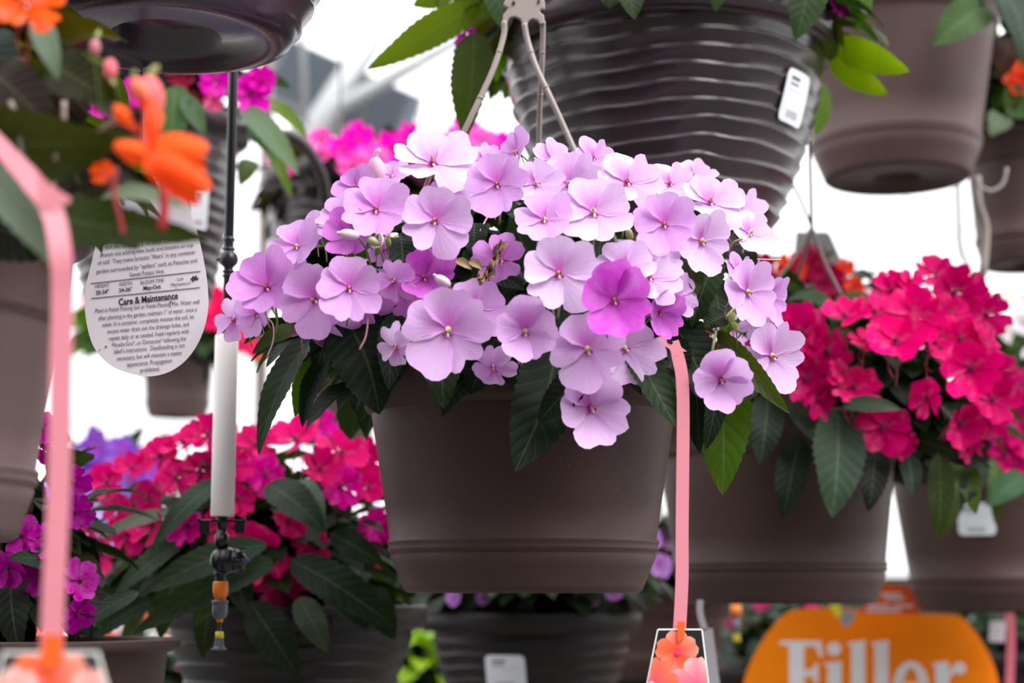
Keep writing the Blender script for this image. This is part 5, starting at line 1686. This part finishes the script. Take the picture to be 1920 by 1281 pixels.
DS = 0.95
ts = thing('plant_tag', 'blurred wide coral pink strap tag close at the left, hanging from the orange basket', 'plant tag', P(100, 1420, DS))
mb = MB()
ribbon(mb, [(-40, 230, .99), (10, 285, .98), (60, 340, .97), (97, 395, .96), (113, 470, .95), (117, 560, .95), (114, 700, .95), (112, 850, .95), (106, 1000, .95), (100, 1120, .95), (96, 1225, .95)], lambda t: 21 if t > .2 else 15 + 30 * t, .95)
mb.prism([P(x, y, .9595) for x, y in ((66, 322), (100, 350), (134, 372), (126, 384), (112, 382), (110, 410), (76, 380))], V((0, .0007, 0)))
mb.build('strap', M['coral_strap'], ts, smooth=False)
mb = MB()
clipcard(mb, [(5, 1222), (185, 1222), (240, 1420), (-50, 1420)], DS - .0004, .0006)
card = mb.build('photo_card', M['white_edge'], ts, smooth=False)
card['label'] = 'white edged card with a photo of coral impatiens'
mb = MB()
q = [(9, 1227), (181, 1227), (234, 1415), (-44, 1415)]; CLIP = q
ids = [mb.vert(P(x, y, DS - .0006), (0, 0), (.05, .05, .05)) for x, y in q]; mb.face(ids)
PAL = [(.92, .10, .05), (.93, .42, .32), (.93, .20, .08)]
printed_flower(mb, 95, 1270, 75, DS - .0007, PAL, .1, [.75, .95, 1, 1, .95])
printed_flower(mb, 20, 1330, 80, DS - .0013, [(.92, .30, .28), (.93, .55, .50), (.93, .35, .28)], -.3)
printed_flower(mb, 180, 1335, 80, DS - .0013, [(.92, .25, .22), (.93, .50, .46), (.93, .30, .22)], .2)
mb.build('photo_print', M['card'], card, smooth=False)
mb = MB()
mb.prism([P(x, y, DS - .0022) for x, y in ((82, 1190), (116, 1190), (118, 1240), (88, 1262), (76, 1240))], V((0, .0002, 0)))
mb.build('strap_foot', M['sign_red'], ts, smooth=False)['label'] = 'red orange foot of the strap'

# grey tag and strap near the crimson blooms
tg = MB()
tg.prism([P(x, y, 3.03) for x, y in ((1492, 434), (1552, 434), (1572, 520), (1484, 520))], V((0, .001, 0)))
tt = thing('plant_tag', 'grey tapering plastic tag standing above the dark crimson blooms', 'plant tag', P(1530, 520, 3.03))
tg.build('card', M['strap_grey'], tt, smooth=False)
mb = MB(); ribbon(mb, [(1548, 440, 3.02), (1570, 490, 3.02), (1590, 535, 3.02), (1608, 580, 3.02)], 9, 3.0)
mb.build('strap', M['strap_grey'], tt, smooth=False)
mb = MB(); mb.prism([P(x, y, 2.2) for x, y in ((1316, 1180), (1336, 1178), (1352, 1300), (1330, 1300))], V((0, .0008, 0)))
t = thing('plant_tag', 'grey narrow tag hanging just behind the flower photo card', 'plant tag', P(1335, 1300, 2.2))
mb.build('card', M['strap_grey'], t, smooth=False)
mb = MB(); ribbon(mb, [(1313, 1125, 2.2), (1313, 1150, 2.2), (1322, 1182, 2.2)], 6, 2.2); mb.build('strap', M['strap_grey'], t, smooth=False)
mb = MB(); mb.prism([P(x, y, 3.1) for x, y in ((1856, 1165), (1886, 1165), (1884, 1205), (1854, 1203))], V((0, .0008, 0)))
t = thing('plant_tag', 'small pale grey tag right of the round orange sign', 'plant tag', P(1870, 1205, 3.1))
mb.build('card', M['paper'], t, smooth=False)
mb = MB(); ribbon(mb, [(1893, 1150, 3.1), (1896, 1200, 3.1), (1893, 1290, 3.1)], 8, 3.1)
t = thing('plant_tag', 'blurred pink strap tag near the lower right corner', 'plant tag', P(1893, 1290, 3.1))
mb.build('strap', plastic('dusty_pink', (.70, .15, .20), .5), t, smooth=False)

# ================================================================== orange Filler sign
DF = 3.15
fs = thing('round_sign', 'large round orange sign with white serif letters reading Filler', 'sign', P(1635, 1480, DF))
pts = [(1392, 1300), (1400, 1262), (1418, 1222), (1442, 1185), (1466, 1158), (1485, 1146), (1530, 1140), (1600, 1142), (1650, 1146), (1720, 1150), (1785, 1153), (1806, 1160), (1832, 1190), (1856, 1230), (1870, 1270), (1874, 1310), (1870, 1370), (1840, 1440), (1780, 1490), (1700, 1515), (1620, 1520), (1530, 1510), (1460, 1475), (1412, 1420), (1393, 1360)]
mb = MB(); mb.prism(catmull([P(x, y, DF) for x, y in pts] + [P(*pts[0], DF)], 4)[:-1], V((0, .004, 0)))
mb.build('board', M['sign_orange'], fs, smooth=False)
BL = 1328


def lpoly(mb, pl_):
    mb.prism([P(x, y, DF - .001) for x, y in pl_], V((0, .0008, 0)))


def bar(mb, x0, y0, x1, y1):
    lpoly(mb, [(x0, y0), (x1, y0), (x1, y1), (x0, y1)])


mb = MB()   # F
bar(mb, 1480, 1212, 1508, BL - 6)
lpoly(mb, [(1462, 1202), (1540, 1202), (1543, 1232), (1537, 1232), (1528, 1212), (1480, 1212), (1462, 1207)])
lpoly(mb, [(1508, 1256), (1522, 1256), (1530, 1244), (1534, 1244), (1534, 1282), (1530, 1282), (1522, 1268), (1508, 1268)])
bar(mb, 1464, BL - 6, 1528, BL)
mb.build('letter', M['white'], fs, smooth=False)
mb = MB()   # i
lpoly(mb, [(1564 + 13 * cos(a), 1217 + 13 * sin(a)) for a in [k * pi / 8 for k in range(16)]])
lpoly(mb, [(1546, 1244), (1578, 1240), (1578, BL - 5), (1586, BL), (1546, BL), (1552, BL - 5), (1552, 1250), (1546, 1248)])
mb.build('letter', M['white'], fs, smooth=False)
for x0 in (1596, 1640):
    mb = MB()
    lpoly(mb, [(x0 - 6, 1205), (x0 + 26, 1200), (x0 + 26, BL - 5), (x0 + 34, BL), (x0 - 6, BL), (x0, BL - 5), (x0, 1212), (x0 - 6, 1209)])
    mb.build('letter', M['white'], fs, smooth=False)
mb = MB()   # e
oo, ii = [], []
for k in range(25):
    a = radians(-8) + (radians(318)) * k / 24
    wdt = 0.62 if 60 < math.degrees(a) < 300 else .72
    oo.append(P(1708 + 33 * cos(a), 1286 - 46 * sin(a), DF - .001)); ii.append(P(1708 + 33 * .42 * cos(a), 1286 - 46 * .74 * sin(a), DF - .001))
mb.grid([oo, ii, [p + V((0, .0008, 0)) for p in ii], [p + V((0, .0008, 0)) for p in oo]], 0, False)
bar(mb, 1690, 1280, 1738, 1288)
mb.build('letter', M['white'], fs, smooth=False)
mb = MB()   # r
lpoly(mb, [(1748, 1244), (1778, 1240), (1780, BL - 5), (1790, BL), (1748, BL), (1754, BL - 5), (1754, 1250), (1748, 1248)])
lpoly(mb, [(1779, 1262), (1786, 1248), (1798, 1241), (1808, 1244), (1812, 1254), (1806, 1264), (1796, 1264), (1790, 1260), (1780, 1275)])
mb.build('letter', M['white'], fs, smooth=False)
# small red-orange card in front with pale illegible print, and a clip
DG = 3.05
rt_ = thing('price_card', 'small red orange card with pale lettering above the round orange sign', 'card', P(1660, 1155, DG))
mb = MB(); mb.prism([P(x, y, DG) for x, y in ((1650, 1094), (1708, 1098), (1724, 1152), (1610, 1150), (1640, 1118))], V((0, .001, 0)))
mb.build('card', M['sign_red'], rt_, smooth=False)
mb = MB()
for (x0, x1, y) in ((1652, 1690, 1112), (1658, 1696, 1120), (1628, 1668, 1134), (1674, 1712, 1134), (1624, 1690, 1143)):
    mb.prism([P(x, yy, DG - .001) for x, yy in ((x0, y), (x1, y), (x1, y + 4.5), (x0, y + 4.5))], V((0, .0005, 0)))
mb.build('printed_line', M['white'], rt_, smooth=False)
cl = thing('sign_clip', 'pale plastic clip with a yellow tab on top of the round orange sign', 'clip', P(1580, 1175, DG))
mb = MB(); mb.prism([P(x, y, DG) for x, y in ((1568, 1145), (1606, 1145), (1600, 1165), (1586, 1177), (1576, 1165))], V((0, .003, 0))); mb.build('clip', M['strap_grey'], cl, smooth=False)
mb = MB(); mb.prism([P(x, y, DG - .003) for x, y in ((1554, 1135), (1576, 1133), (1578, 1158), (1566, 1156))], V((0, .002, 0))); mb.build('tab', M['yellow_plastic'], cl, smooth=False)
